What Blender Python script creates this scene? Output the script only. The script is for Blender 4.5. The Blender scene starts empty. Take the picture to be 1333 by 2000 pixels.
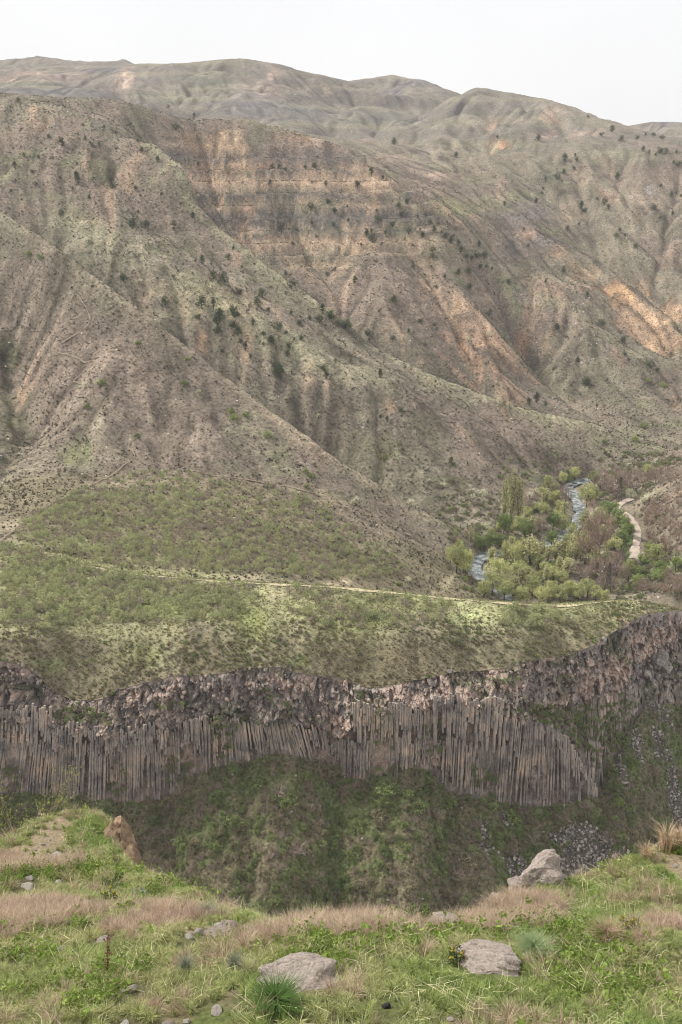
import bpy, math, random
import numpy as np
from mathutils import Vector, Matrix, Euler

# ------------------------------------------------------------------ camera, sky, sun, exposure
TILT = math.radians(19.0)
FOC = 1944.0                      # focal length in photograph pixels (1333 x 2000)
CT, ST = math.cos(TILT), math.sin(TILT)
scene = bpy.context.scene
cam_data = bpy.data.cameras.new('camera')
cam_data.sensor_fit = 'VERTICAL'
cam_data.sensor_height = 36.0
cam_data.lens = FOC / 2000.0 * 36.0
cam_data.clip_start = 0.1
cam_data.clip_end = 6000.0
camera = bpy.data.objects.new('camera', cam_data)
scene.collection.objects.link(camera)
camera.location = (0, 0, 0)
camera.rotation_euler = (math.radians(90.0) - TILT, 0, 0)
scene.camera = camera

HAZE = 0.0001
SUN_ELEV, SUN_AZ = math.radians(47), math.radians(-68)     # azimuth from +Y towards +X
world = bpy.data.worlds.new('World')
scene.world = world
world.use_nodes = True
wn, wl = world.node_tree.nodes, world.node_tree.links
wn.clear()
w_out = wn.new('ShaderNodeOutputWorld')
w_bg = wn.new('ShaderNodeBackground')
w_sky = wn.new('ShaderNodeTexSky')
w_sky.sky_type = 'NISHITA'
w_sky.sun_disc = False
w_sky.sun_elevation = SUN_ELEV
w_sky.sun_rotation = SUN_AZ
w_sky.air_density = 1.0
w_sky.dust_density = 3.0
w_bg.inputs['Strength'].default_value = 0.1
# an even high overcast: the clear sky is filtered through a pale cloud sheet
w_tc = wn.new('ShaderNodeTexCoord')
w_noise = wn.new('ShaderNodeTexNoise')
w_noise.inputs['Scale'].default_value = 1.6
w_noise.inputs['Detail'].default_value = 5.0
w_ramp = wn.new('ShaderNodeMapRange')
w_ramp.inputs['From Min'].default_value = 0.3
w_ramp.inputs['From Max'].default_value = 0.7
w_ramp.inputs['To Min'].default_value = 5.3
w_ramp.inputs['To Max'].default_value = 6.4
w_comb = wn.new('ShaderNodeMix'); w_comb.data_type = 'RGBA'; w_comb.blend_type = 'MULTIPLY'
w_comb.inputs[0].default_value = 1.0
w_comb.inputs['A'].default_value = (1.0, 0.995, 1.0, 1)
w_mix = wn.new('ShaderNodeMix'); w_mix.data_type = 'RGBA'
w_mix.inputs[0].default_value = 0.93
wl.new(w_tc.outputs['Generated'], w_noise.inputs['Vector'])
wl.new(w_noise.outputs['Fac'], w_ramp.inputs['Value'])
wl.new(w_ramp.outputs['Result'], w_comb.inputs['B'])
wl.new(w_sky.outputs['Color'], w_mix.inputs['A'])
wl.new(w_comb.outputs['Result'], w_mix.inputs['B'])
wl.new(w_mix.outputs['Result'], w_bg.inputs['Color'])
wl.new(w_bg.outputs['Background'], w_out.inputs['Surface'])

sun_data = bpy.data.lights.new('sun', 'SUN')
sun_data.energy = 2.4
sun_data.angle = math.radians(9)
sun_data.color = (1.0, 0.95, 0.88)
sun = bpy.data.objects.new('sun', sun_data)
scene.collection.objects.link(sun)
sdir = Vector((math.sin(SUN_AZ) * math.cos(SUN_ELEV), math.cos(SUN_AZ) * math.cos(SUN_ELEV), math.sin(SUN_ELEV)))
sun.rotation_euler = sdir.to_track_quat('Z', 'Y').to_euler()

vs = scene.view_settings
scene.display_settings.display_device = 'sRGB'
vs.view_transform = 'Standard'
vs.look = 'None'
vs.exposure = 0.76
vs.gamma = 1.0
vs.use_curve_mapping = False
scene.cycles.use_denoising = True
scene.cycles.denoiser = 'OPENIMAGEDENOISE'
scene.cycles.denoising_input_passes = 'RGB_ALBEDO_NORMAL'
scene.cycles.denoising_prefilter = 'ACCURATE'
scene.cycles.max_bounces = 5
scene.cycles.diffuse_bounces = 2
scene.cycles.transparent_max_bounces = 8
scene.cycles.volume_bounces = 1
scene.cycles.use_adaptive_sampling = True
scene.cycles.adaptive_threshold = 0.02
scene.cycles.pixel_filter_type = 'BLACKMAN_HARRIS'
scene.cycles.filter_width = 1.05

rng = np.random.default_rng(7)
random.seed(7)

# ------------------------------------------------------------------ helpers
def ray(px, py):
    X = (px - 666.5) / FOC; Y = (1000.0 - py) / FOC
    return X, CT + Y * ST, -ST + Y * CT
def at(px, py, d):                 # a point seen at photograph pixel (px, py), d metres ahead
    X, Yy, Z = ray(px, py); s = d / Yy
    return (X * s, d, Z * s)
def atz(px, py, z):
    X, Yy, Z = ray(px, py); s = z / Z
    return (X * s, Yy * s, z)
def wp(px, d, z):
    return ((px - 666.5) / FOC * (d * CT - z * ST), d, z)
def to_px(p):
    x, y, z = p
    dep = y * CT - z * ST
    return 666.5 + FOC * x / dep, 1000.0 - FOC * (y * ST + z * CT) / dep

def _hash(ix, iy, seed):
    h = (ix.astype(np.int64) * 374761393 + iy.astype(np.int64) * 668265263 + seed * 974634761) & 0xFFFFFFFF
    h = ((h ^ (h >> 13)) * 1274126177) & 0xFFFFFFFF
    return ((h ^ (h >> 16)) & 0xFFFFFF) / float(0xFFFFFF)
def vnoise(x, y, seed=0):          # value noise in -1..1
    ix = np.floor(x); iy = np.floor(y); fx = x - ix; fy = y - iy
    ix = ix.astype(np.int64); iy = iy.astype(np.int64)
    fx = fx * fx * fx * (fx * (fx * 6 - 15) + 10); fy = fy * fy * fy * (fy * (fy * 6 - 15) + 10)
    a = _hash(ix, iy, seed); b = _hash(ix + 1, iy, seed); c = _hash(ix, iy + 1, seed); d = _hash(ix + 1, iy + 1, seed)
    return ((a * (1 - fx) + b * fx) * (1 - fy) + (c * (1 - fx) + d * fx) * fy) * 2 - 1
def fbm(x, y, octv=4, seed=0, gain=0.5):
    s = 0; a = 1; t = 0
    for k in range(octv):
        s = s + a * vnoise(x * 2 ** k + 17.3 * k, y * 2 ** k - 9.1 * k, seed + k); t += a; a *= gain
    return s / t
def cell(x, y, seed=0):            # worley noise: distance to nearest, to second, id
    ix = np.floor(x).astype(np.int64); iy = np.floor(y).astype(np.int64)
    d1 = np.full(x.shape, 9.0); d2 = np.full(x.shape, 9.0); idv = np.zeros(x.shape); tl = np.zeros(x.shape)
    for dx in (-1, 0, 1):
        for dy in (-1, 0, 1):
            cx = ix + dx; cy = iy + dy
            ox = cx + _hash(cx, cy, seed) - x; oy = cy + _hash(cx, cy, seed + 5) - y; d = np.hypot(ox, oy)
            tn_ = (_hash(cx, cy, seed + 21) - 0.5) * ox * 2 + (_hash(cx, cy, seed + 22) - 0.5) * oy * 2
            idn = _hash(cx, cy, seed + 9)
            near = d < d1
            d2 = np.where(near, d1, np.minimum(d2, d)); idv = np.where(near, idn, idv); tl = np.where(near, tn_, tl); d1 = np.where(near, d, d1)
    return d1, d2, idv, tl
def smooth(a, b, x):
    t = np.clip((x - a) / (b - a), 0, 1); return t * t * (3 - 2 * t)
def blur(Z, s):
    r = int(3 * s) + 1; k = np.exp(-0.5 * (np.arange(-r, r + 1) / s) ** 2); k /= k.sum()
    P = np.pad(Z, ((r, r), (0, 0)), mode='edge'); O = sum(k[i] * P[i:i + Z.shape[0]] for i in range(2 * r + 1))
    P = np.pad(O, ((0, 0), (r, r)), mode='edge'); return sum(k[i] * P[:, i:i + Z.shape[1]] for i in range(2 * r + 1))

def link(o, parent=None):
    scene.collection.objects.link(o)
    if parent is not None: o.parent = parent
    return o
def tag(o, label=None, cat=None, group=None, kind=None):
    if label: o['label'] = label
    if cat: o['category'] = cat
    if group: o['group'] = group
    if kind: o['kind'] = kind
    return o
def mesh_np(name, V, Fq, mat=None, smooth_shade=False, attrs=None):
    """mesh from numpy verts and a face array (n x 3 or n x 4)"""
    me = bpy.data.meshes.new(name)
    V = np.asarray(V, np.float32); Fq = np.asarray(Fq, np.int32)
    n, k = Fq.shape
    me.vertices.add(len(V)); me.vertices.foreach_set('co', V.ravel())
    me.loops.add(n * k); me.loops.foreach_set('vertex_index', Fq.ravel())
    me.polygons.add(n)
    me.polygons.foreach_set('loop_start', np.arange(0, n * k, k, dtype=np.int32))
    me.polygons.foreach_set('use_smooth', np.full(n, smooth_shade, dtype=bool))
    me.update(calc_edges=True)
    for an, av in (attrs or {}).items():
        av = np.asarray(av, np.float32)
        if av.ndim == 2:
            c = np.ones((len(av), 4), np.float32); c[:, :3] = av[:, :3]
            a = me.attributes.new(an, 'FLOAT_COLOR', 'POINT'); a.data.foreach_set('color', c.ravel())
        else:
            a = me.attributes.new(an, 'FLOAT', 'POINT'); a.data.foreach_set('value', av)
    if mat: me.materials.append(mat)
    me.validate()
    return me
def grid_faces(nr, nc):
    i = np.arange(nr * nc).reshape(nr, nc)
    return np.stack([i[:-1, :-1], i[:-1, 1:], i[1:, 1:], i[1:, :-1]], -1).reshape(-1, 4)
class MB:
    """collects triangles / quads with a per-face material index"""
    def __init__(s): s.v = []; s.f = []; s.m = []
    def add(s, V, Fs, mi=0):
        b = len(s.v); s.v.extend([tuple(p) for p in V])
        for f in Fs: s.f.append(tuple(b + i for i in f)); s.m.append(mi)
    def tube(s, pts, radii, n=5, mi=0, cap=True):
        rings = []; prev = None
        for i, p in enumerate(pts):
            p = Vector(p)
            t = (Vector(pts[min(i + 1, len(pts) - 1)]) - Vector(pts[max(i - 1, 0)]))
            t = t.normalized() if t.length > 1e-9 else Vector((0, 0, 1))
            if prev is None:
                a = t.orthogonal().normalized()
            else:
                a = prev - t * prev.dot(t); a = a.normalized() if a.length > 1e-6 else t.orthogonal().normalized()
            prev = a; b = t.cross(a)
            rings.append([p + (a * math.cos(2 * math.pi * k / n) + b * math.sin(2 * math.pi * k / n)) * radii[i] for k in range(n)])
        base = len(s.v)
        for r in rings: s.v.extend([tuple(q) for q in r])
        for i in range(len(rings) - 1):
            for k in range(n):
                s.f.append((base + i * n + k, base + i * n + (k + 1) % n, base + (i + 1) * n + (k + 1) % n, base + (i + 1) * n + k)); s.m.append(mi)
        if cap:
            s.f.append(tuple(base + (len(rings) - 1) * n + k for k in range(n))); s.m.append(mi)
    def box(s, c, h, rot=None, mi=0):
        P = [Vector((sx * h[0], sy * h[1], sz * h[2])) for sx in (-1, 1) for sy in (-1, 1) for sz in (-1, 1)]
        if rot is not None: P = [rot @ p for p in P]
        s.add([p + Vector(c) for p in P], [(0, 1, 3, 2), (4, 6, 7, 5), (0, 4, 5, 1), (2, 3, 7, 6), (0, 2, 6, 4), (1, 5, 7, 3)], mi)
    def mesh(s, name, mats, smooth_shade=False):
        me = bpy.data.meshes.new(name); me.from_pydata(s.v, [], s.f); me.update()
        for m in (mats if isinstance(mats, (list, tuple)) else [mats]): me.materials.append(m)
        me.polygons.foreach_set('material_index', np.array(s.m, np.int32))
        if smooth_shade: me.polygons.foreach_set('use_smooth', np.ones(len(s.f), bool))
        return me
def obj(name, me, parent=None):
    return link(bpy.data.objects.new(name, me), parent)
def empty(name, loc=(0, 0, 0)):
    o = bpy.data.objects.new(name, None); o.location = loc; o.empty_display_size = 0.2
    return link(o)

# ---- materials
def lin(r, g, b):                  # 0-255 display colour to linear
    return tuple(((c / 255.0 + 0.055) / 1.055) ** 2.4 if c > 10 else c / 255.0 / 12.92 for c in (r, g, b))
def mat_basic(name, rough=0.95):
    m = bpy.data.materials.new(name); m.use_nodes = True
    nt = m.node_tree; b = nt.nodes['Principled BSDF']
    b.inputs['Roughness'].default_value = rough
    b.inputs['Specular IOR Level'].default_value = 0.15
    return m, nt, b
def nd(nt, typ, **kw):
    n = nt.nodes.new(typ)
    for k, v in kw.items(): setattr(n, k, v)
    return n
def noise_node(nt, scale, detail=4, vec=None, rough=0.6):
    n = nd(nt, 'ShaderNodeTexNoise'); n.inputs['Scale'].default_value = scale
    n.inputs['Detail'].default_value = detail; n.inputs['Roughness'].default_value = rough
    if vec is not None: nt.links.new(vec, n.inputs['Vector'])
    return n
def ramp_node(nt, fac, stops):
    r = nd(nt, 'ShaderNodeValToRGB'); e = r.color_ramp.elements
    while len(e) < len(stops): e.new(0.5)
    for i, (p, c) in enumerate(stops):
        e[i].position = p; e[i].color = (c[0], c[1], c[2], 1) if hasattr(c, '__len__') else (c, c, c, 1)
    nt.links.new(fac, r.inputs['Fac']); return r
def mul_node(nt, a, b, fac=1.0):
    m = nd(nt, 'ShaderNodeMix', data_type='RGBA', blend_type='MULTIPLY'); m.inputs[0].default_value = fac
    nt.links.new(a, m.inputs['A']); nt.links.new(b, m.inputs['B']); return m.outputs['Result']
def mix_node(nt, fac, a, b):
    m = nd(nt, 'ShaderNodeMix', data_type='RGBA')
    for s, v in (('A', a), ('B', b)):
        if hasattr(v, 'links'): nt.links.new(v, m.inputs[s])
        else: m.inputs[s].default_value = (v[0], v[1], v[2], 1)
    if hasattr(fac, 'links'): nt.links.new(fac, m.inputs[0])
    else: m.inputs[0].default_value = fac
    return m.outputs['Result']
def world_pos(nt):
    return nd(nt, 'ShaderNodeNewGeometry').outputs['Position']
# ------------------------------------------------------------------ terrain: ridge and valley lines, solved to a height field
CLIFF = [  # px, rim y, wall foot y, column top y, column foot y, wall distance, column distance
 (-260,1290,1400,1404,1570,169,167.5), (-100,1288,1400,1404,1568,170,168.5), (0,1286,1402,1406,1562,172,170.5), (72,1294,1402,1408,1566,173,171.5),
 (98,1372,1412,1420,1570,173,171.6), (208,1376,1428,1436,1572,173,171.6), (236,1345,1420,1426,1574,174,172.5),
 (325,1322,1410,1416,1574,176,174.6), (348,1318,1408,1414,1542,177,175.5), (430,1318,1400,1406,1506,178,176.5),
 (540,1302,1392,1398,1484,178,176.5), (620,1326,1420,1426,1496,180,178.4), (660,1338,1440,1446,1522,179,177.6),
 (720,1345,1402,1408,1532,178,176.6), (820,1330,1376,1382,1504,179,177.6), (880,1316,1366,1372,1556,180,178.2),
 (1000,1306,1380,1396,1582,183,179.6), (1060,1298,1380,1412,1582,186,180.2), (1110,1286,1368,1438,1574,189,180.8),
 (1170,1256,1356,1548,1568,194,183.0), (1230,1216,1336,1420,1440,200,195.5), (1265,1197,1318,1372,1385,206,202.5),
 (1333,1195,1330,1372,1384,214,210.5), (1480,1195,1330,1372,1384,226,222.5), (1650,1195,1330,1372,1384,238,234)]
CK = np.array(CLIFF, float)
def wavy(q): return 26 * fbm(q / 75, 0 * q + 2, 4, 302)
def ck(px, k):
    v = np.interp(px, CK[:, 0], CK[:, k]); q = np.asarray(px, float)
    if k in (1, 4): return v + (9 if k == 1 else 6) * fbm(q / 45, 0 * q + k, 3, 300 + k) * (q < 1240)
    if k in (2, 3): return v + wavy(q) * (q < 1150)
    return v + (1.3 * fbm(q / 60, 0 * q, 3, 310) if k == 5 else 1.3 * fbm(q / 60, 0 * q, 3, 310) * (q < 1000))

def lean_back(px): return np.interp(px, [950, 1170], [2.6, 1.2])
LINES = []
def L(*pts): LINES.append([at(*p) for p in pts])
def W(*pts): LINES.append([wp(*p) for p in pts])
# plateau: rim, brow of the grass slope, back edge, drop behind it
L(*[(r[0], r[1], r[5] + lean_back(r[0])) for r in CLIFF])
L((-260,1236,180),(0,1240,182),(72,1240,184),(150,1242,187),(330,1237,187),(600,1241,188),(800,1236,188),(1000,1234,191),(1100,1224,196),(1180,1200,203))
L((-260,1080,226),(0,1086,224),(160,1100,222),(240,1115,219),(410,1130,214),(510,1135,212),(640,1140,210),(800,1155,206),(940,1170,205),(1100,1180,206),(1200,1166,212),(1290,1176,217),(1333,1190,217),(1480,1192,230),(1650,1192,242))
W((240,229,-96),(410,228,-98.5),(510,228,-99),(640,228,-101),(720,236,-110),(800,255,-124),(940,268,-131),(1100,270,-132),(1200,268,-130),(1333,264,-125),(1500,275,-108),(1650,285,-96))
# lower orchard terrace
L((350,918,330),(440,930,328),(530,945,325),(650,970,322),(700,1010,312),(760,1060,300),(850,1110,298),(940,1160,296))
L((-260,1120,205),(-100,1080,222),(0,1056,236),(100,985,280),(200,935,318),(270,897,333),(350,918,330))
# spur A with the zigzag path
L((270,897,333),(270,850,344),(235,790,356),(200,720,372),(180,640,393),(150,570,412),(100,480,432))
L((-260,240,500),(-100,340,478),(0,410,461),(100,480,432),(190,550,410),(300,640,392),(450,760,372),(620,890,352),(760,980,345),(870,1045,340))
L((-260,980,300),(-100,965,305),(0,940,318),(60,860,360),(40,760,392),(20,640,420))
L((-260,800,350),(-100,760,375),(-40,640,415),(-60,500,450))
W((-260,525,20),(-100,505,-20),(0,485,-40),(100,462,-52),(190,442,-66),(300,425,-84),(450,405,-104),(620,390,-120),(760,378,-127),(870,365,-132))
# spur B
L((-150,330,570),(0,345,550),(130,420,520),(250,500,490),(350,545,480),(460,610,462),(560,660,450),(700,720,440),(820,790,425),(930,880,415),(1010,935,415))
L((-200,190,640),(0,190,650),(100,207,640),(200,240,620),(300,290,590),(360,330,560),(372,400,552),(430,460,535),(520,530,510),(640,620,490),(730,690,478),(850,750,465),(1000,810,458),(1100,832,454),(1190,850,450),(1240,895,442))
L((-260,172,660),(0,180,665),(150,190,668),(290,215,690),(380,233,700),(470,240,700))
W((300,660,14),(345,625,-2),(365,600,-16),(400,588,-36),(450,565,-54),(540,545,-74),(650,522,-92),(740,510,-103),(860,500,-113),(1000,490,-119),(1190,478,-125),(1333,470,-129),(1500,480,-129),(1700,500,-127))
# mountain C with the banded cliff
L((470,240,700),(560,262,695),(620,280,690),(690,300,682),(740,350,662),(830,420,640),(900,490,620),(960,580,598),(1010,680,570),(1060,780,530),(1120,850,490))
L((480,245,698),(500,330,655),(482,400,634),(492,470,612),(530,535,575))
L((620,285,688),(640,340,660),(640,400,640),(680,480,610),(740,560,570),(800,650,540),(850,720,515))
L((560,330,664),(570,420,642),(620,500,608),(680,590,562),(740,670,530))
L((400,300,672),(420,380,640),(440,440,612))
L((830,420,640),(850,500,612),(870,560,585),(930,620,565),(990,700,545))
L((845,520,610),(890,600,574),(930,700,537),(960,780,505))
L((830,420,640),(950,500,645),(1050,570,625),(1180,640,600),(1260,720,575),(1333,790,545),(1480,850,520))
W((900,636,-58),(960,618,-84),(1020,592,-106),(1080,552,-119),(1180,520,-124))
# gully D and the slopes E behind it
L((720,300,760),(800,345,760),(900,375,750),(1000,422,725),(1100,480,700),(1180,560,660),(1250,622,630),(1333,692,600),(1480,760,570))
L((690,275,900),(760,285,890),(820,292,890),(900,300,870),(1000,300,860),(1100,290,880),(1200,290,880),(1333,300,850),(1500,310,830))
L((770,300,850),(800,325,800),(870,345,790),(890,320,830))
L((960,310,840),(990,345,800),(950,372,762))
L((1050,320,840),(1060,380,790),(1120,450,735))
L((1170,330,840),(1150,420,765),(1140,490,710))
L((1250,285,870),(1230,400,780),(1230,500,705),(1265,578,662))
L((1333,350,830),(1300,450,745),(1292,540,680),(1290,600,652))
L((1420,310,820),(1400,450,730),(1400,560,680))
# hill E and the far hills
L((830,287,890),(860,250,960),(890,190,1080),(930,168,1120),(1000,180,1110),(1080,196,1070),(1120,215,1030),(1200,245,990),(1270,262,960),(1333,275,930),(1480,300,880))
L((930,168,1120),(935,230,985),(920,290,890))
L((1080,196,1070),(1060,250,950),(1040,292,872))
W((930,1260,45),(1100,1220,25),(1333,1150,0),(1500,1150,-10))
L((1150,262,1450),(1270,237,1400),(1333,238,1400),(1500,246,1400),(1700,250,1400))
L((230,127,1500),(290,124,1400),(350,125,1330),(430,115,1300),(480,113,1290),(560,130,1290),(640,152,1290),(700,182,1240))
L((480,113,1290),(465,200,1050),(500,248,950))
L((600,140,1290),(610,200,1080),(600,250,950))
L((540,150,1220),(545,210,1040),(550,250,930))
L((185,188,1015),(230,155,1130),(268,128,1250),(290,124,1400))
L((300,182,1100),(380,200,1040),(440,225,980))
L((-300,120,1600),(0,118,1600),(70,110,1600),(130,118,1600),(190,122,1580),(240,118,1560),(270,126,1500))
L((-300,165,1100),(0,165,1100),(100,170,1080),(185,188,1000))
W((-200,840,46),(0,830,48),(150,850,52),(300,850,40),(470,820,22),(600,800,10),(700,780,2))
L((640,165,1480),(700,155,1500),(770,147,1500),(830,160,1450),(870,172,1400))
L((770,147,1500),(765,210,1150),(740,270,930))
L((690,182,1250),(650,240,1000),(690,275,900))
L((840,185,1300),(820,240,1050),(825,285,900))
W((-600,1780,50),(200,1780,40),(700,1780,30),(1400,1780,20))
# river valley and the hill on its right
RIVER_PX = [(1160,934),(1130,940),(1108,950),(1128,980),(1136,1005),(1126,1030),(1095,1050),(1063,1064),(1010,1073),(965,1080),(930,1093),(925,1108),(940,1128),(965,1150)]
RIVER = [atz(px, py, -131.0 - 0.2 * i) for i, (px, py) in enumerate(RIVER_PX)]
RIVER = RIVER + [wp(1050, 290, -134), wp(1250, 275, -134.5), wp(1480, 250, -135)]
LINES.append(RIVER)
LINES.append([atz(1165, 975, -129.5), atz(1170, 1030, -130), atz(1175, 1090, -131), atz(1180, 1150, -131)])
LINES.append([atz(1040, 960, -129), atz(1050, 1010, -130.5), atz(980, 1050, -131)])
LINES.append([atz(1000, 1100, -132), atz(1090, 1110, -131.5), atz(1110, 1150, -132)])
W((1240,402,-128.5),(1210,385,-128.8),(1245,352,-129),(1250,325,-129.5),(1240,300,-129))
W((1333,395,-115),(1333,342,-115),(1333,300,-118),(1333,280,-121))
W((1480,380,-96),(1480,330,-96),(1480,290,-104))
W((1700,380,-70),(1700,320,-70))
W((1200,452,-128),(1333,456,-128),(1500,460,-127))

CREST_A = [at(*p) for p in ((0,410,461),(100,480,432),(190,550,410),(300,640,392),(450,760,372),(620,890,352),(760,980,345),(870,1045,340))]
CREST_B = [at(*p) for p in ((300,290,590),(360,330,560),(372,400,552),(430,460,535),(520,530,510),(640,620,490),(730,690,478),(850,750,465),(1000,810,458),(1190,850,450))]
CREST_B2 = [at(*p) for p in ((130,420,520),(250,500,490),(350,545,480),(460,610,462),(560,660,450),(700,720,440))]
CREST_C = [at(*p) for p in ((470,240,700),(560,262,695),(690,300,682),(740,350,662),(830,420,640),(900,490,620))]
CREST_D = [at(*p) for p in ((830,420,640),(950,500,645),(1050,570,625),(1180,640,600),(1260,720,575))]
RES = 1.5
X0, X1, Y0, Y1 = -640.0, 640.0, 150.0, 1800.0
NX, NY = int((X1 - X0) / RES) + 1, int((Y1 - Y0) / RES) + 1
def solve(lines, x0, y0, nx, ny, res, levels, iters):
    P = []
    for ln in lines:
        for a, b in zip(ln[:-1], ln[1:]):
            a = np.array(a); b = np.array(b); n = max(2, int(np.hypot(*(b - a)[:2]) / (res * 0.7)) + 1)
            t = np.linspace(0, 1, n)[:, None]; P.append(a * (1 - t) + b * t)
    P = np.concatenate(P); Z = None
    for lv in range(levels, -1, -1):
        r = res * 2 ** lv; cx = (nx - 1) // 2 ** lv + 1; cy = (ny - 1) // 2 ** lv + 1
        ix = np.round((P[:, 0] - x0) / r).astype(int); iy = np.round((P[:, 1] - y0) / r).astype(int)
        ok = (ix >= 0) & (ix < cx) & (iy >= 0) & (iy < cy)
        idx = iy[ok] * cx + ix[ok]
        cnt = np.bincount(idx, minlength=cx * cy); sm = np.bincount(idx, weights=P[ok, 2], minlength=cx * cy)
        mask = (cnt > 0).reshape(cy, cx); val = (sm / np.maximum(cnt, 1)).reshape(cy, cx)
        if Z is None: Z = np.full((cy, cx), P[:, 2].mean())
        else:
            yy = np.minimum(np.arange(cy) / 2, Z.shape[0] - 1.001); xx = np.minimum(np.arange(cx) / 2, Z.shape[1] - 1.001)
            Z = bil(Z, xx[None, :] + 0 * yy[:, None], yy[:, None] + 0 * xx[None, :])
        Z[mask] = val[mask]
        for _ in range(iters if lv else iters // 2):
            Q = np.pad(Z, 1, mode='edge')
            Z = (Q[:-2, 1:-1] + Q[2:, 1:-1] + Q[1:-1, :-2] + Q[1:-1, 2:]) * 0.25
            Z[mask] = val[mask]
    return Z
def bil(Z, fx, fy):
    fx = np.clip(fx, 0, Z.shape[1] - 1.001); fy = np.clip(fy, 0, Z.shape[0] - 1.001)
    i = fx.astype(int); j = fy.astype(int); u = fx - i; v = fy - j
    return (Z[j, i] * (1 - u) + Z[j, i + 1] * u) * (1 - v) + (Z[j + 1, i] * (1 - u) + Z[j + 1, i + 1] * u) * v
H = solve(LINES, X0, Y0, NX, NY, RES, 6, 90)
H = blur(H, 1.3)
GX = X0 + RES * np.arange(NX)[None, :] + 0 * np.arange(NY)[:, None]
GY = Y0 + RES * np.arange(NY)[:, None] + 0 * np.arange(NX)[None, :]
def dist_line(pts, x, y):          # distance to a plan polyline
    d = np.full(np.shape(x), 1e9)
    for a, b in zip(pts[:-1], pts[1:]):
        ax, ay = a[0], a[1]; bx, by = b[0] - ax, b[1] - ay; q = bx * bx + by * by + 1e-9
        t = np.clip(((x - ax) * bx + (y - ay) * by) / q, 0, 1)
        d = np.minimum(d, np.hypot(x - ax - t * bx, y - ay - t * by))
    return d
# masks: where the ground is gentle and not gullied
near_flat = smooth(255, 225, GY)                                        # plateau
terr_poly = smooth(-150, -120, GX) * smooth(335, 322, GY + 0.10 * np.abs(GX)) * smooth(40, 15, GX - (320 - GY) * 0.9)
riv_d = dist_line(RIVER, GX, GY)
valley = smooth(26, 12, riv_d) * smooth(-122, -127, H)
calm = np.clip(np.maximum(near_flat, np.maximum(terr_poly * (GY < 340), valley)), 0, 1)
# broad unevenness, ridged so that spurs and hollows run down the slopes
gy_, gx_ = np.gradient(blur(H, 12), RES)
slope = np.hypot(gx_, gy_)
crest_d = np.full(GX.shape, 1e9)
for c_ in (CREST_A, CREST_B, CREST_C): crest_d = np.minimum(crest_d, dist_line(c_, GX, GY))
calm_c = smooth(26, 5, crest_d)
act = (1 - calm) * smooth(0.08, 0.35, slope) * (1 - 0.85 * calm_c)
H = H + 4.5 * np.exp(-crest_d / 7.0) * (1 - near_flat)
GULLY_AB = [wp(*p) for p in ((0,485,-40),(100,462,-52),(190,442,-66),(300,425,-84),(450,405,-104),(620,390,-120),(760,378,-127))]
GULLY_BC = [wp(*p) for p in ((400,588,-36),(450,565,-54),(540,545,-74),(650,522,-92),(740,510,-103),(860,500,-113),(1000,490,-119))]
H = H - 5.0 * smooth(20, 2, dist_line(GULLY_AB, GX, GY)) - 4.0 * smooth(18, 2, dist_line(GULLY_BC, GX, GY))
FARC = [[at(*p) for p in q_] for q_ in (((0,118,1600),(70,110,1600),(190,122,1580),(270,126,1500)), ((290,124,1400),(350,125,1330),(480,113,1290),(560,130,1290),(640,152,1290)), ((640,165,1480),(770,147,1500),(870,172,1400)), ((890,190,1080),(930,168,1120),(1000,180,1110),(1080,196,1070),(1120,215,1030),(1200,245,990),(1333,275,930)), ((1150,262,1450),(1333,238,1400)))]
farc_d = np.full(GX.shape, 1e9)
for c_ in FARC: farc_d = np.minimum(farc_d, dist_line(c_, GX, GY))
ridf = 1 - 2 * np.abs(fbm((GX + 30 * fbm(GX / 150, GY / 150, 2, 31)) / 120, GY / 170, 3, 33))
H = H - 15.0 * smooth(820, 980, GY) * smooth(8, 90, farc_d) * smooth(0.75, -0.2, ridf)
wx = GX + 14 * fbm(GX / 60, GY / 60, 3, 3); wy = GY + 14 * fbm(GX / 60, GY / 60, 3, 4)
rid = 1 - 2 * np.abs(fbm(wx / 55, wy / 55, 4, 11))
H = H + act * (4.2 * (rid - 0.35)) + (1 - calm) * 1.1 * fbm(GX / 22, GY / 22, 4, 21)
# running water: drops roll down and cut rills
def erode(H, batches, n, steps, k, act):
    g = np.random.default_rng(5)
    ny, nx = H.shape
    for b in range(batches):
        S = blur(H, 0.9); dy, dx = np.gradient(S)
        x = g.uniform(1, nx - 2, n); yv = g.uniform(0, 1, n) ** 1.7 * (ny * 0.72 - 3) + 1
        vx = np.zeros(n); vy = np.zeros(n); D = np.zeros(nx * ny)
        for s in range(steps):
            i = x.astype(int); j = yv.astype(int)
            gx, gy = dx[j, i], dy[j, i]
            vx = 0.55 * vx - gx; vy = 0.55 * vy - gy
            m = np.hypot(vx, vy) + 1e-6
            sl = np.hypot(gx, gy) / RES
            D += np.bincount(j * nx + i, weights=k * np.minimum(sl, 1.0) * min(1.0, s / 12), minlength=nx * ny)
            x = np.clip(x + vx / m, 1, nx - 2); yv = np.clip(yv + vy / m, 1, ny - 2)
        D = blur(D.reshape(ny, nx), 0.8)
        H = H - np.minimum(D, 0.5) * act
        H = H - act * 0.12 * (H - blur(H, 1.0))
    return H
calm2 = np.clip(np.maximum(calm, smooth(95, 110, GX - 0.05 * GY) * smooth(420, 400, GY)), 0, 1)
H1 = erode(H, 9, 50000, 50, 0.055, 1 - calm2)
H = H + np.clip(H1 - H, -3.2, 0.6) * (1 - 0.7 * calm_c)
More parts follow.
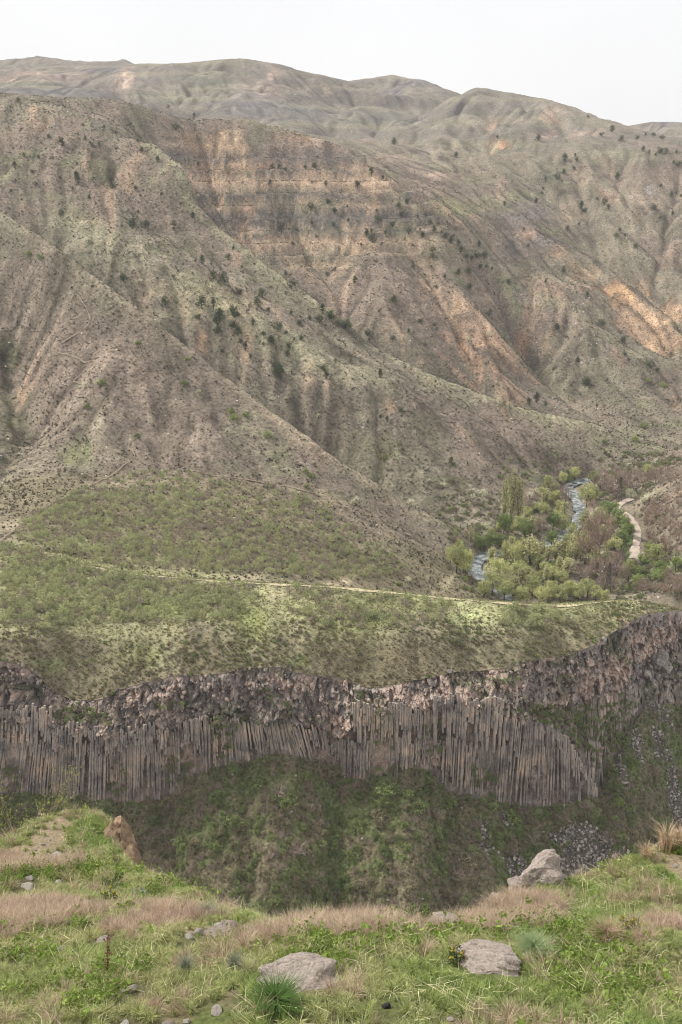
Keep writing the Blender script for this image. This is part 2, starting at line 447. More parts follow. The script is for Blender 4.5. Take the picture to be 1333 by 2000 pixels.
# rills: noise drawn out along the fall line
sy_, sx_ = np.gradient(blur(H, 3.0)); sm_ = np.hypot(sx_, sy_) + 1e-6; sx_ /= sm_; sy_ /= sm_
def along_slope(noise, steps):
    acc = noise.copy(); jj, ii = np.mgrid[0:NY, 0:NX].astype(np.float32)
    for sg in (-1, 1):
        x = ii.copy(); y = jj.copy()
        for s in range(steps):
            i = np.clip(x, 0, NX - 1).astype(np.int32); j = np.clip(y, 0, NY - 1).astype(np.int32)
            x += sg * sx_[j, i]; y += sg * sy_[j, i]
            acc += noise[np.clip(y, 0, NY - 1).astype(np.int32), np.clip(x, 0, NX - 1).astype(np.int32)]
    return acc / acc.std()
STREAK = along_slope(blur(rng.normal(size=H.shape), 0.7), 9)
STREAK2 = along_slope(blur(rng.normal(size=H.shape), 2.2), 16)
STREAK3 = along_slope(blur(rng.normal(size=H.shape), 5.0), 26)
cpos0 = [at(410, 380, 640), at(500, 400, 640), at(600, 380, 645), at(720, 380, 648)]
H = H + (1 - calm2) * (1 - 0.6 * smooth(60, 30, dist_line(cpos0, GX, GY))) * (1 - 0.75 * calm_c) * smooth(0.1, 0.5, slope) * (0.34 * STREAK + 1.15 * STREAK2 * smooth(-1.5, 1.2, fbm(GX / 90, GY / 90, 2, 77) * 2) + 1.7 * STREAK3 * smooth(0.2, 0.6, slope) * (1 - 0.6 * smooth(95, 60, dist_line(CREST_A, GX, GY))))
farb = smooth(780, 1000, GY) * smooth(0.05, 0.3, slope)
H = H + farb * np.clip(2.6 * STREAK3 + 1.2 * STREAK2, -8, 1.4) * smooth(2, 25, farc_d)
# banded cliff on mountain C: hard strata stand as steps
cpos = [at(410, 380, 640), at(500, 400, 640), at(600, 380, 645), at(720, 380, 648)]
cd = dist_line(cpos, GX, GY)
strata_m = smooth(58, 30, cd + 8 * fbm(GX / 20, GY / 20, 3, 41)) * smooth(-62, -48, H) * smooth(20, 8, H)
zz = (H + 1.2 * fbm(GX / 30, GY / 30, 3, 43)) / 7.0
fr = zz - np.floor(zz)
stp = (np.floor(zz) + smooth(0.55, 0.92, fr)) * 7.0
H = H + strata_m * 1.05 * (stp - zz * 7.0)
# river bed
H = H - 0.9 * smooth(5.5, 2.5, riv_d) * (GY < 560)
def hz(x, y):
    return bil(H, (np.asarray(x, float) - X0) / RES, (np.asarray(y, float) - Y0) / RES)
def hit(px, py, dmin=160.0, dmax=1700.0):
    """where the line of sight through a photograph pixel meets the valley terrain"""
    X, Yy, Z = ray(px, py)
    d = np.geomspace(dmin, dmax, 2600)
    s = d / Yy
    above = Z * s - hz(X * s, d)
    k = np.nonzero((above[1:] < 0) & (above[:-1] >= 0))[0]
    if len(k) == 0: return None
    k = k[0]; t = above[k] / (above[k] - above[k + 1]); dd = d[k] + t * (d[k + 1] - d[k])
    return (X * dd / Yy, dd, float(hz(X * dd / Yy, dd)))
# the dirt road beside the river lies level
ROAD = [atz(1236, 973, -128.4), atz(1214, 982, -128.5), atz(1206, 990, -128.6), atz(1222, 1005, -128.7), atz(1240, 1022, -128.8), atz(1246, 1048, -129), atz(1240, 1075, -129.2), atz(1238, 1092, -129.3)]
def ribbon(pts, n):                # evenly sampled smooth centre line
    P = np.array(pts, float); t = np.concatenate([[0], np.cumsum(np.hypot(*(P[1:, :2] - P[:-1, :2]).T))])
    q = np.linspace(0, t[-1], n); Q = np.stack([np.interp(q, t, P[:, k]) for k in range(3)], 1)
    w = max(2, n // (len(pts) * 2)); k = np.hanning(2 * w + 1); k /= k.sum()
    R = np.stack([np.convolve(np.pad(Q[:, c], w, mode='edge'), k, mode='valid') for c in range(3)], 1)
    return R
ROADC = ribbon(ROAD, 90); RIVC = ribbon(RIVER, 220)
def nearest_z(C, x, y):
    zb = np.zeros(x.shape); db = np.full(x.shape, 1e9)
    for p in C:
        d = np.hypot(x - p[0], y - p[1]); m = d < db; db[m] = d[m]; zb[m] = p[2]
    return db, zb
sub = (GY > 250) & (GY < 560) & (GX > 20) & (GX < 170)
rd, rz = nearest_z(ROADC, GX[sub], GY[sub])
f = smooth(7.0, 3.0, rd); H[sub] = H[sub] * (1 - f) + (rz - 0.12) * f
wd, wz = nearest_z(RIVC, GX[sub], GY[sub])
f = smooth(4.6, 3.0, wd) * (rd > 5); H[sub] = H[sub] * (1 - f) + np.minimum(H[sub], wz - 0.9) * f
f = smooth(8.0, 4.5, wd) * (wd > 3.2) * (rd > 5); H[sub] = np.where((f > 0) & (H[sub] < wz + 0.25), H[sub] * (1 - f) + (wz + 0.35) * f, H[sub])
# ------------------------------------------------------------------ valley ground: one sheet from the cliff rim to the far hills
def A(r, g, b, k=0.98, sat=0.8):
    c = np.array(lin(r, g, b)); g_ = c.mean()
    return (g_ + (c - g_) * sat) * k
C_SOIL, C_SOIL2, C_GRASS, C_GREEN, C_FAR = A(137,121,104), A(115,102,87), A(136,128,104), A(124,126,84), A(128,121,109)
C_TAN, C_ORANGE, C_GREY, C_PURPLE, C_PALE, C_STRAW, C_PINK = A(176,148,120,.98,.95), A(192,156,124,.98,.9), A(122,116,110), A(112,104,108), A(176,164,134), A(172,160,118), A(172,146,126)
U = np.linspace(-0.57, 0.57, 660); NR = 620
def rim_of(u):
    px = 666.5 + u * FOC * CT
    for _ in range(12):
        px = 666.5 + u * FOC * (CT + (1000 - ck(px, 1)) / FOC * ST)
    return ck(px, 5) + lean_back(px)
RD = rim_of(U) - 0.25
T_ = np.linspace(0, 1, NR)[:, None]
DM = RD[None, :] * (1780 / RD[None, :]) ** T_
XM = U[None, :] * DM
ZM = hz(XM, DM)
fine = 0.42 * fbm(XM / 3.1, DM / 3.1, 3, 51, 0.65) * smooth(240, 420, DM) + 0.12 * fbm(XM / 1.6, DM / 1.6, 3, 52)
terrc = vnoise((ZM + 1.5 * fbm(XM / 9, DM / 9, 2, 57)) / 1.1, XM / 25.0, 58) * smooth(280, 330, DM)     # sheep tracks along the contours
fine = fine + 0.16 * terrc
ZM = ZM + fine * smooth(0, 6, DM - RD[None, :])
ZM[0] = ZM[0] - 0.05
sN = bil(slope, (XM - X0) / RES, (DM - Y0) / RES)
st1 = bil(STREAK, (XM - X0) / RES, (DM - Y0) / RES); st2 = bil(STREAK2, (XM - X0) / RES, (DM - Y0) / RES)
n1 = fbm(XM / 70, DM / 70, 4, 61); n2 = fbm(XM / 18, DM / 18, 4, 62); n3 = fbm(XM / 5, DM / 5, 3, 63)
def lerp(a, b, t): return a + (b - a) * t[..., None]
COL = np.broadcast_to(C_SOIL, XM.shape + (3,)).copy()
COL = lerp(COL, np.broadcast_to(C_SOIL2, COL.shape), smooth(-0.1, 0.5, n2 + 0.25 * st1))
gr = smooth(-0.25, 0.35, n1 + 0.5 * n2 - 0.15 * st2 + 0.9 * (0.52 - sN))
COL = lerp(COL, np.broadcast_to(C_GRASS, COL.shape), 0.7 * gr)
COL = lerp(COL, np.broadcast_to(C_GREEN, COL.shape), 0.4 * smooth(0.25, 0.6, n2 - n1 * 0.4) * gr)
COL = lerp(COL, np.broadcast_to(C_TAN, COL.shape), 0.45 * smooth(0.9, 2.2, st2 + 0.5 * st1) * smooth(0.3, 0.6, sN))
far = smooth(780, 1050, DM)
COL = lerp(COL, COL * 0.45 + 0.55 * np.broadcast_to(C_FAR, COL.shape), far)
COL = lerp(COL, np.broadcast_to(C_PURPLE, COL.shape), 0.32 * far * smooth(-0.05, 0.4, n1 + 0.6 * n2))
# patches of bare rock, turf and soil with their own outlines on the slopes
def patch(px, py, rx, ry, col, k=0.8, streaky=0.25, rot=0.0):
    global COL, ZM
    c = hit(px, py); cr, sr = math.cos(rot), math.sin(rot)
    a0, a1 = hit(px - rx * cr, py - rx * sr), hit(px + rx * cr, py + rx * sr); b0, b1 = hit(px + ry * sr, py - ry * cr), hit(px - ry * sr, py + ry * cr)
    if None in (c, a0, a1, b0, b1): return
    def half(p, q, lim):
        v = np.array([(q[0] - p[0]) / 2, (q[1] - p[1]) / 2]); l = np.hypot(*v)
        return v if l < lim else v / l * lim
    s_ = c[1] / FOC
    a = half(a0, a1, rx * s_ * 2.5); b = half(b0, b1, ry * s_ * 6)
    M = np.array([[a[0], b[0]], [a[1], b[1]]])
    if abs(np.linalg.det(M)) < 1e-3: return
    I = np.linalg.inv(M)
    R = 1.7 * (np.hypot(*a) + np.hypot(*b))
    jm = (np.abs(XM - c[0]) < R) & (np.abs(DM - c[1]) < R)
    if not jm.any(): return
    x = XM[jm] - c[0]; y = DM[jm] - c[1]
    q = np.hypot(I[0, 0] * x + I[0, 1] * y, I[1, 0] * x + I[1, 1] * y)
    w = smooth(1.35, 0.35, q + 0.8 * n2[jm] + 0.6 * n3[jm] + streaky * 0.8 * st1[jm]) * k * 0.9
    warm = col[0] / max(col[2], 1e-3)
    cc = col[None, :] * (1 + 0.16 * st1[jm] + 0.25 * n3[jm])[:, None]
    if warm > 1.75 and c[1] > 300:      # bare scars are cut into the slope and furrowed
        w = w * smooth(-1.9, 0.3, st2[jm] + 0.6 * st1[jm])
        ZM[jm] -= w * np.clip(1.3 + 0.7 * st1[jm] + 0.5 * st2[jm], 0, 3.2)
    COL[jm] = COL[jm] + (cc - COL[jm]) * w[:, None]
PATCHES = [
 # spur A
 (60,640,140,150,C_SOIL,.6),(200,760,130,90,C_SOIL,.7),(330,660,120,120,C_SOIL2,.6),(560,800,160,60,C_SOIL2,.5),(20,820,45,90,A(88,86,62),.75),(30,700,50,30,A(108,112,72),.6),
 (155,890,40,28,A(116,124,74),.7),(600,930,90,40,C_SOIL,.6),(700,1020,90,50,C_SOIL,.6),(190,820,20,40,C_PALE,.5),(95,840,30,60,C_SOIL,.6),
 # spur B
 (280,480,150,40,C_GRASS,.8),(200,330,50,28,A(112,112,78),.8),(330,485,45,14,A(104,106,68),.8),(165,495,40,18,A(112,114,80),.7),(160,430,40,8,C_STRAW,.7),(430,590,120,20,C_STRAW,.55),
 (470,550,60,20,C_GRASS,.8),(380,560,80,18,C_STRAW,.5),(400,665,14,22,C_ORANGE,.8),(215,230,60,12,A(150,132,112),.7),(75,230,25,22,C_TAN,.7),
 (130,300,90,20,C_SOIL,.5),(100,380,80,20,A(124,122,92),.6),(600,700,100,20,C_GRASS,.6),(700,660,80,20,C_GRASS,.6),(800,740,90,15,C_GRASS,.5),(770,790,12,12,C_ORANGE,.6),
 (640,790,60,60,C_SOIL2,.6),(760,880,60,30,A(118,118,80),.6),(900,940,60,15,A(128,130,84),.5),(1050,880,90,22,C_SOIL2,.6),(300,250,60,20,C_SOIL2,.6),
 # mountain C
 (400,300,50,35,C_TAN,.8),(500,300,40,40,C_SOIL,.5),(450,330,70,30,C_TAN,.85),(455,300,30,40,A(196,164,124),.6),(580,290,60,25,C_PINK,.6),(570,268,45,8,C_ORANGE,.6),(620,310,60,25,C_SOIL,.6),
 (430,400,60,25,C_TAN,.9),(480,440,60,40,C_ORANGE,.85),(470,410,25,40,C_ORANGE,.6),(500,470,50,18,C_GREY,.5),(640,350,90,12,C_TAN,.7),(560,375,110,20,A(120,122,84),.7),(640,390,60,10,C_TAN,.6),(520,500,60,10,A(112,118,78),.6),
 (600,420,60,25,A(112,114,82),.6),(590,515,50,8,C_TAN,.7),(700,360,30,15,C_TAN,.5),(395,383,28,9,A(78,76,80),.9),(375,345,14,4,A(78,76,80),.8),(400,430,30,30,C_SOIL,.7),
 (640,490,90,60,A(116,112,84),.55),(780,470,80,40,A(110,114,80),.6),(720,600,60,60,C_SOIL,.6),
 (910,580,45,45,A(202,172,144,.98,.95),.85),(930,640,50,60,A(192,162,136,.98,.95),.8),(920,700,36,60,A(196,152,118,.98,.95),.8),(970,720,48,70,A(190,156,126,.98,.95),.7),(870,680,20,50,A(196,152,118),.7),(1020,690,35,30,A(190,146,112),.6),(890,640,15,60,C_TAN,.7),(780,600,20,40,C_TAN,.4),(830,560,20,40,C_TAN,.4),(900,540,20,20,A(200,160,120),.8),
 (1020,580,45,14,A(180,160,142),.7),(1090,620,40,12,A(176,152,134),.6),(1130,690,12,35,A(176,152,134),.5),(1080,720,90,60,A(118,114,90),.5),(1180,740,90,50,A(118,114,90),.5),
 # gully D, right slopes
 (1190,560,50,14,C_ORANGE,.8),(1140,530,30,20,C_ORANGE,.75),(1095,483,18,12,C_ORANGE,.85),(1250,600,60,40,A(204,166,126),.85),(1300,640,45,55,A(206,166,124),.9),(1215,565,40,25,A(208,160,108),.85),(1033,455,18,14,C_ORANGE,.6),(1320,790,10,20,C_ORANGE,.7),
 (900,400,80,18,A(142,142,96),.8),(1010,385,60,10,A(140,142,100),.7),(1020,420,70,30,C_PURPLE,.5),(1060,470,60,20,A(104,100,98),.6),(1100,540,80,25,A(126,124,94),.5),
 (800,300,90,20,C_SOIL2,.5),(855,345,30,12,C_PINK,.8),(770,310,60,12,A(150,128,112),.6),(930,335,40,20,A(150,132,112),.6),(975,370,15,25,C_PINK,.8),(1130,380,15,60,A(160,136,112),.6),(1110,420,20,40,A(166,138,112),.6),(1185,380,25,12,A(176,134,108),.7),(1290,360,30,30,A(160,140,118),.5),(1300,450,40,40,C_SOIL,.5),(1270,370,14,12,A(180,170,164),.6),(1240,400,30,50,A(150,134,112),.5),
 (1200,300,80,10,A(140,138,108),.6),(1000,285,120,8,A(146,144,112),.6),(1080,340,40,30,A(122,118,96),.6),
 # hill E
 (930,230,40,50,C_GRASS,.6),(985,225,14,50,C_PINK,.85),(960,250,10,50,C_TAN,.6),(1030,230,14,60,C_PINK,.7),(1070,245,22,45,A(190,152,128),.8),(1085,255,20,12,A(192,142,112),.8),(985,282,14,8,A(200,150,110),.9),(1140,262,40,8,C_PINK,.7),(1000,260,10,30,A(118,118,92),.6),(830,260,14,40,A(112,108,100),.6),(1060,210,40,14,C_GRASS,.6),
 # far hills
 (60,140,50,20,C_PINK,.8),(140,150,60,15,A(150,128,122),.7),(20,155,30,12,A(190,150,130),.6),(210,135,50,12,A(96,92,98),.7),(245,155,22,28,A(192,164,142),.9),(300,140,50,20,A(110,106,110),.7),(100,178,110,10,A(92,90,96),.8),(40,165,50,5,A(132,134,104),.7),
 (420,150,80,30,A(136,134,104),.7),(510,170,60,25,A(158,138,122),.7),(530,150,10,20,C_PINK,.8),(480,200,80,25,A(112,108,112),.6),(350,190,90,10,A(140,140,110),.6),(635,180,18,18,A(190,168,132),.8),(600,215,60,30,A(112,110,106),.6),(700,240,60,20,A(130,128,104),.6),
 (780,175,70,8,A(100,96,104),.7),(740,165,60,6,A(130,128,108),.6),(860,180,14,8,A(100,96,104),.6),(1290,255,60,8,A(104,98,104),.8),(770,235,40,20,A(128,126,104),.5),
 # plateau and terrace
 (300,1118,130,9,C_STRAW,.9),(460,1133,80,5,A(196,180,140),.9),(650,1142,120,5,A(192,174,136),.9),(850,1160,110,6,A(186,172,130),.85),(1100,1182,120,6,A(180,172,122),.8),(1240,1180,80,10,C_STRAW,.8),
 (500,1205,35,40,A(146,156,80),.8),(690,1215,60,25,A(138,146,78),.7),(930,1200,50,26,A(156,164,102),.75),(1040,1200,110,18,A(154,160,102),.75),(1160,1185,90,14,A(164,164,110),.8),(800,1180,120,20,A(142,148,86),.6),(320,1190,50,14,A(136,152,72),.8),(280,1280,50,25,A(134,142,80),.7),(535,1165,28,22,A(172,160,120),.8),
 (150,1290,70,40,A(146,134,104),.7),(80,1270,90,35,A(118,106,84),.7),(420,1270,70,30,A(112,104,80),.6),(700,1285,160,25,A(136,124,92),.7),(1000,1270,120,25,A(122,114,84),.6),(100,1300,40,16,A(124,140,72),.5),(600,1290,30,14,A(112,132,64),.6),
 (300,940,150,14,A(150,136,110),.6),(560,960,70,8,A(140,130,98),.6),(700,1090,100,30,A(134,130,92),.5),(40,1030,60,20,A(158,142,114),.6),
 # valley floor
 (1080,1090,90,30,A(138,134,96),.8),(1160,1060,50,40,A(124,130,72),.7),(1225,1060,14,30,A(112,148,62),.8),(1240,1130,60,40,A(120,116,84),.7),(1300,1095,40,20,A(124,140,82),.8),(1040,1080,40,10,A(150,138,112),.8),(1110,1155,30,10,A(116,132,62),.7),(1295,990,30,40,A(140,120,100),.7),(1250,965,40,14,A(150,140,120),.6),
]
plat = smooth(262, 240, DM) * smooth(0, 3, DM - RD[None, :])
COL = lerp(COL, np.broadcast_to(A(156,154,104), COL.shape), 0.8 * plat * smooth(-0.6, 0.5, n2 + 0.6 * n3 + 0.3))
terrm = bil(terr_poly, (XM - X0) / RES, (DM - Y0) / RES) * (DM < 340) * (1 - plat)
COL = lerp(COL, np.broadcast_to(A(132,122,88), COL.shape), 0.7 * terrm)
# darker green-brown tint along the gullies behind the crests, setting the spurs apart
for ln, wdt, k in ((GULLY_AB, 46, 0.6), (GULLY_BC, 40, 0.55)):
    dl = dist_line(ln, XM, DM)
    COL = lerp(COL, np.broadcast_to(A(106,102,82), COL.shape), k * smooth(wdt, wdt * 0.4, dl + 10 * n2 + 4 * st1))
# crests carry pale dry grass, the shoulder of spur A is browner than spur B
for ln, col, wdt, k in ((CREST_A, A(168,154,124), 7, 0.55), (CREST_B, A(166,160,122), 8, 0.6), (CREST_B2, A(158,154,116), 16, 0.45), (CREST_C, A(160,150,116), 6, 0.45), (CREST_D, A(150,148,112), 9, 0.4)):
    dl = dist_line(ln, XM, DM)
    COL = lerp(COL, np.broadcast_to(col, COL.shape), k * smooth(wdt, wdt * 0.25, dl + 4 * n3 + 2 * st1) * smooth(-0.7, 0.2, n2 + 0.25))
# brown scrubby brow above the cliff
bro = smooth(17, 3, DM - RD[None, :] + 6 * n2) * smooth(-0.5, 0.15, n3 + 0.6 * n2)
COL = lerp(COL, np.broadcast_to(A(132,119,92), COL.shape), 0.66 * bro)
for p in PATCHES: patch(*p)
# strata colours on the banded cliff follow the beds
sm = bil(strata_m, (XM - X0) / RES, (DM - Y0) / RES)
bed = vnoise((ZM + 2 * n2) / 2.6 + 0 * XM, 0 * XM + 3.3, 91)
bed2 = vnoise((ZM + 1.2 * n2) / 1.1, XM / 60.0, 92)
COL = lerp(COL, np.broadcast_to(A(180,153,127,.98,.88), COL.shape), 0.7 * sm * smooth(0.05, 0.5, bed))
COL = lerp(COL, np.broadcast_to(A(112,104,98), COL.shape), 0.75 * sm * smooth(0.05, 0.5, -bed))
COL = COL * (1 + 0.16 * sm * bed2)[..., None]
COL = COL * np.clip(1 + 0.12 * n3 + (0.16 * st1 + 0.05 * st2 * smooth(250, 350, DM)) * (1 - 0.8 * sm) + 0.09 * terrc + 0.12 * sm * bed, 0.45, 1.6)[..., None]
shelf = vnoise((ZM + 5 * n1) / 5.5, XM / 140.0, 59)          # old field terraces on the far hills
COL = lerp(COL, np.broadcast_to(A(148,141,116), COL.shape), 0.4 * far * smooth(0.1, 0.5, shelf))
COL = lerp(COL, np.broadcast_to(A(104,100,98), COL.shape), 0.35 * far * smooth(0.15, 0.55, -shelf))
SPK = 0.35 + 0.65 * (1 - plat) * (1 - 0.4 * far)

def ground_mat():
    m, nt, b = mat_basic('hillside_ground', 1.0)
    at_ = nd(nt, 'ShaderNodeAttribute', attribute_name='Col')
    sp = nd(nt, 'ShaderNodeAttribute', attribute_name='speck')
    pos = world_pos(nt)
    v1 = nd(nt, 'ShaderNodeTexVoronoi', feature='F1'); v1.inputs['Scale'].default_value = 0.85; nt.links.new(pos, v1.inputs['Vector'])
    no1 = noise_node(nt, 0.75, 3.5, pos, 0.8); no2 = noise_node(nt, 0.22, 2, pos, 0.6)
    # scattered tussocks and stones: their own darker and paler colours
    r1 = ramp_node(nt, no1.outputs['Fac'], [(0.30, 0.34), (0.42, 0.78), (0.54, 1.06), (0.70, 1.6)])
    r2 = ramp_node(nt, no2.outputs['Fac'], [(0.3, 0.86), (0.7, 1.12)])
    r3 = ramp_node(nt, v1.outputs['Distance'], [(0.12, 0.62), (0.34, 1.0), (1.0, 1.08)])
    c = mul_node(nt, at_.outputs['Color'], r1.outputs['Color'], 1.0)
    c = mul_node(nt, c, r2.outputs['Color'], 0.8)
    c3 = mul_node(nt, c, r3.outputs['Color'], 0.75)
    m_ = nd(nt, 'ShaderNodeMix', data_type='RGBA'); nt.links.new(sp.outputs['Fac'], m_.inputs[0]); nt.links.new(c, m_.inputs['A']); nt.links.new(c3, m_.inputs['B'])
    nt.links.new(m_.outputs['Result'], b.inputs['Base Color'])
    bu = nd(nt, 'ShaderNodeBump'); bu.inputs['Strength'].default_value = 0.9; bu.inputs['Distance'].default_value = 0.6
    nt.links.new(no1.outputs['Fac'], bu.inputs['Height']); nt.links.new(bu.outputs['Normal'], b.inputs['Normal'])
    return m
M_GROUND = ground_mat()
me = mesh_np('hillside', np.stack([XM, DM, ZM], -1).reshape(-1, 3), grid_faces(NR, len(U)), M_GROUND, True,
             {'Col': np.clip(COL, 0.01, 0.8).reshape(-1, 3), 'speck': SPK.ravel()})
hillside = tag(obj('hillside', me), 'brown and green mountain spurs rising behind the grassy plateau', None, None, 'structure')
# ------------------------------------------------------------------ basalt cliff with its columns, and the slope below it
PXC = np.arange(-258, 1650, 1.6)
def atv(px, py, d):
    X = (px - 666.5) / FOC; Y = (1000.0 - py) / FOC
    s = d / (CT + Y * ST)
    return np.stack([X * s, d + 0 * s, (-ST + Y * CT) * s], -1)
nodes = [atv(PXC, ck(PXC, 1), ck(PXC, 5) + lean_back(PXC)), atv(PXC, ck(PXC, 2) + 9, np.minimum(ck(PXC, 5) - 1.0, ck(PXC, 6) - 0.75 + 9 * smooth(990, 1120, PXC))), atv(PXC, ck(PXC, 3) + 14, ck(PXC, 6) + 0.5), atv(PXC, ck(PXC, 4) + 10, ck(PXC, 6) + 0.5)]
nodes[0][:, 2] = hz(nodes[0][:, 0], nodes[0][:, 1]) - 0.12
rows = []; NE = 62
for k, n in ((0, NE), (1, 9), (2, 40)):
    for t in np.linspace(0, 1, n, endpoint=(k == 2)): rows.append(nodes[k] * (1 - t) + nodes[k + 1] * t)
CV = np.array(rows); NRC = len(rows)
seg = np.concatenate([np.full(NE, 0), np.full(9, 1), np.full(40, 2)])[:, None] + 0 * PXC[None, :]
cx, cz = CV[..., 0], CV[..., 2]
wxx = cx + 0.35 * fbm(cx / 2.5, cz / 2.5, 2, 101); wzz = cz + 0.35 * fbm(cx / 2.5, cz / 2.5, 2, 102)
d1, d2, id1, tl1 = cell(wxx / 1.7, wzz / 2.3, 7)
e1, e2, id2, tl2 = cell(wxx / 0.62, wzz / 0.8, 8)
big = fbm(cx / 9, cz / 7, 3, 103)
hollow = smooth(0.25, 0.6, fbm(cx / 3.2, cz / 1.9, 3, 107))
disp = 1.3 * big + (id1 - 0.45) * 1.1 + 1.5 * tl1 - 0.35 * smooth(0.07, 0.0, d2 - d1) + (id2 - 0.5) * 0.55 + 0.8 * tl2 - 0.3 * smooth(0.1, 0.0, e2 - e1) - 1.1 * hollow
frac = np.arange(NRC)[:, None] / NE
brk = smooth(0.05, 0.3, fbm(cx / 5, cz / 3.4, 3, 131))      # places where the columns have broken away
amp = np.where(seg == 0, np.clip(np.minimum(frac / 0.12, 1), 0, 1), np.where(seg == 1, 0.7, 0.04 + 0.3 * brk))
CV[..., 1] -= disp * amp
CV[..., 2] += (0.2 * (id2 - 0.5) + 0.25 * fbm(cx / 1.3, cz / 1.3, 2, 108)) * np.minimum(amp, 1) * (seg < 2)
cb = fbm(cx / 14, cz / 8, 3, 104); cb2 = fbm(cx / 3, cz / 4, 3, 105)
B_GREY, B_PINK, B_DARK, B_TAN = A(140,128,120), A(188,160,142), A(102,92,86), A(176,156,138)
CC = np.broadcast_to(B_GREY, CV.shape).copy()
CC = lerp(CC, np.broadcast_to(B_PINK, CC.shape), 0.85 * smooth(-0.1, 0.35, cb + 0.7 * (id1 - 0.5)))
CC = lerp(CC, np.broadcast_to(B_TAN, CC.shape), 0.5 * smooth(0.5, 0.9, id2))
CC = lerp(CC, np.broadcast_to(B_DARK, CC.shape), 0.7 * smooth(0.15, 0.5, cb2 + 0.25 * (id2 - .5)))
CC = CC * (0.78 + 0.44 * id2)[..., None]
moss = smooth(0.2, 0.55, fbm(cx / 6, cz / 3.5, 4, 106) + 0.25 * (seg == 1)) * (seg < 2)
CC = lerp(CC, np.broadcast_to(A(92,96,62), CC.shape), 0.6 * moss)
CC[seg == 2] = CC[seg == 2] * 0.85

def rock_mat(name, attr=True, base=(0.2, 0.18, 0.16), sc=1.0):
    m, nt, b = mat_basic(name, 0.95)
    pos = world_pos(nt)
    n1_ = noise_node(nt, 1.1 * sc, 4, pos, 0.7); n2_ = noise_node(nt, 5.0 * sc, 3, pos, 0.7)
    r = ramp_node(nt, n1_.outputs['Fac'], [(0.3, 0.62), (0.5, 1.0), (0.7, 1.3)])
    r2 = ramp_node(nt, n2_.outputs['Fac'], [(0.35, 0.72), (0.55, 1.0), (0.72, 1.35)])
    if attr: src = nd(nt, 'ShaderNodeAttribute', attribute_name='Col').outputs['Color']
    else:
        q = nd(nt, 'ShaderNodeRGB'); q.outputs[0].default_value = (*base, 1); src = q.outputs[0]
    c = mul_node(nt, mul_node(nt, src, r.outputs['Color'], 0.9), r2.outputs['Color'], 0.8)
    nt.links.new(c, b.inputs['Base Color'])
    bu = nd(nt, 'ShaderNodeBump'); bu.inputs['Strength'].default_value = 0.9; bu.inputs['Distance'].default_value = 0.3 / sc
    nt.links.new(n1_.outputs['Fac'], bu.inputs['Height']); nt.links.new(bu.outputs['Normal'], b.inputs['Normal'])
    return m
M_CLIFF = rock_mat('weathered_basalt')
cliff = tag(obj('basalt_cliff', mesh_np('basalt_cliff', CV.reshape(-1, 3), grid_faces(NRC, len(PXC))[:, ::-1], M_CLIFF, False, {'Col': CC.reshape(-1, 3)})),
            'dark basalt cliff below the grassy plateau rim', None, None, 'structure')

# columns: hexagonal, jointed, leaning in fans
def column_mat():
    m, nt, b = mat_basic('basalt_column', 0.9)
    oi = nd(nt, 'ShaderNodeObjectInfo'); tn = nd(nt, 'ShaderNodeAttribute', attribute_name='tint')
    ad = nd(nt, 'ShaderNodeMath', operation='ADD'); nt.links.new(oi.outputs['Random'], ad.inputs[0]); nt.links.new(tn.outputs['Fac'], ad.inputs[1])
    fr_ = nd(nt, 'ShaderNodeMath', operation='FRACT'); nt.links.new(ad.outputs[0], fr_.inputs[0])
    base = ramp_node(nt, fr_.outputs[0], [(0.0, A(136,127,121,1.1)), (0.25, A(154,144,135,1.1)), (0.5, A(144,135,128,1.1)), (0.75, A(164,153,142,1.1)), (1.0, A(140,131,126,1.1))])
    pos = world_pos(nt)
    mp = nd(nt, 'ShaderNodeMapping'); mp.inputs['Scale'].default_value = (2.2, 2.2, 0.45); nt.links.new(pos, mp.inputs['Vector'])
    n1_ = noise_node(nt, 1.0, 4, mp.outputs['Vector'], 0.7); n2_ = noise_node(nt, 0.22, 4, pos, 0.65); n3_ = noise_node(nt, 3.5, 3, pos, 0.7)
    r = ramp_node(nt, n1_.outputs['Fac'], [(0.3, 0.6), (0.5, 1.0), (0.7, 1.3)])
    pk = ramp_node(nt, n2_.outputs['Fac'], [(0.34, (0.5, 0.5, 0.52)), (0.46, (0.9, 0.88, 0.87)), (0.56, (1.12, 1.06, 1.0)), (0.66, (1.5, 1.28, 1.1))])
    lich = ramp_node(nt, n3_.outputs['Fac'], [(0.62, 0.0), (0.72, 1.0)])
    c = mul_node(nt, mul_node(nt, base.outputs['Color'], r.outputs['Color'], 0.9), pk.outputs['Color'], 1.0)
    c = mix_node(nt, lich.outputs['Color'], c, A(186,176,160))
    nt.links.new(c, b.inputs['Base Color'])
    bu = nd(nt, 'ShaderNodeBump'); bu.inputs['Strength'].default_value = 0.5; bu.inputs['Distance'].default_value = 0.08
    nt.links.new(n1_.outputs['Fac'], bu.inputs['Height']); nt.links.new(bu.outputs['Normal'], b.inputs['Normal'])
    return m
M_COL = column_mat()
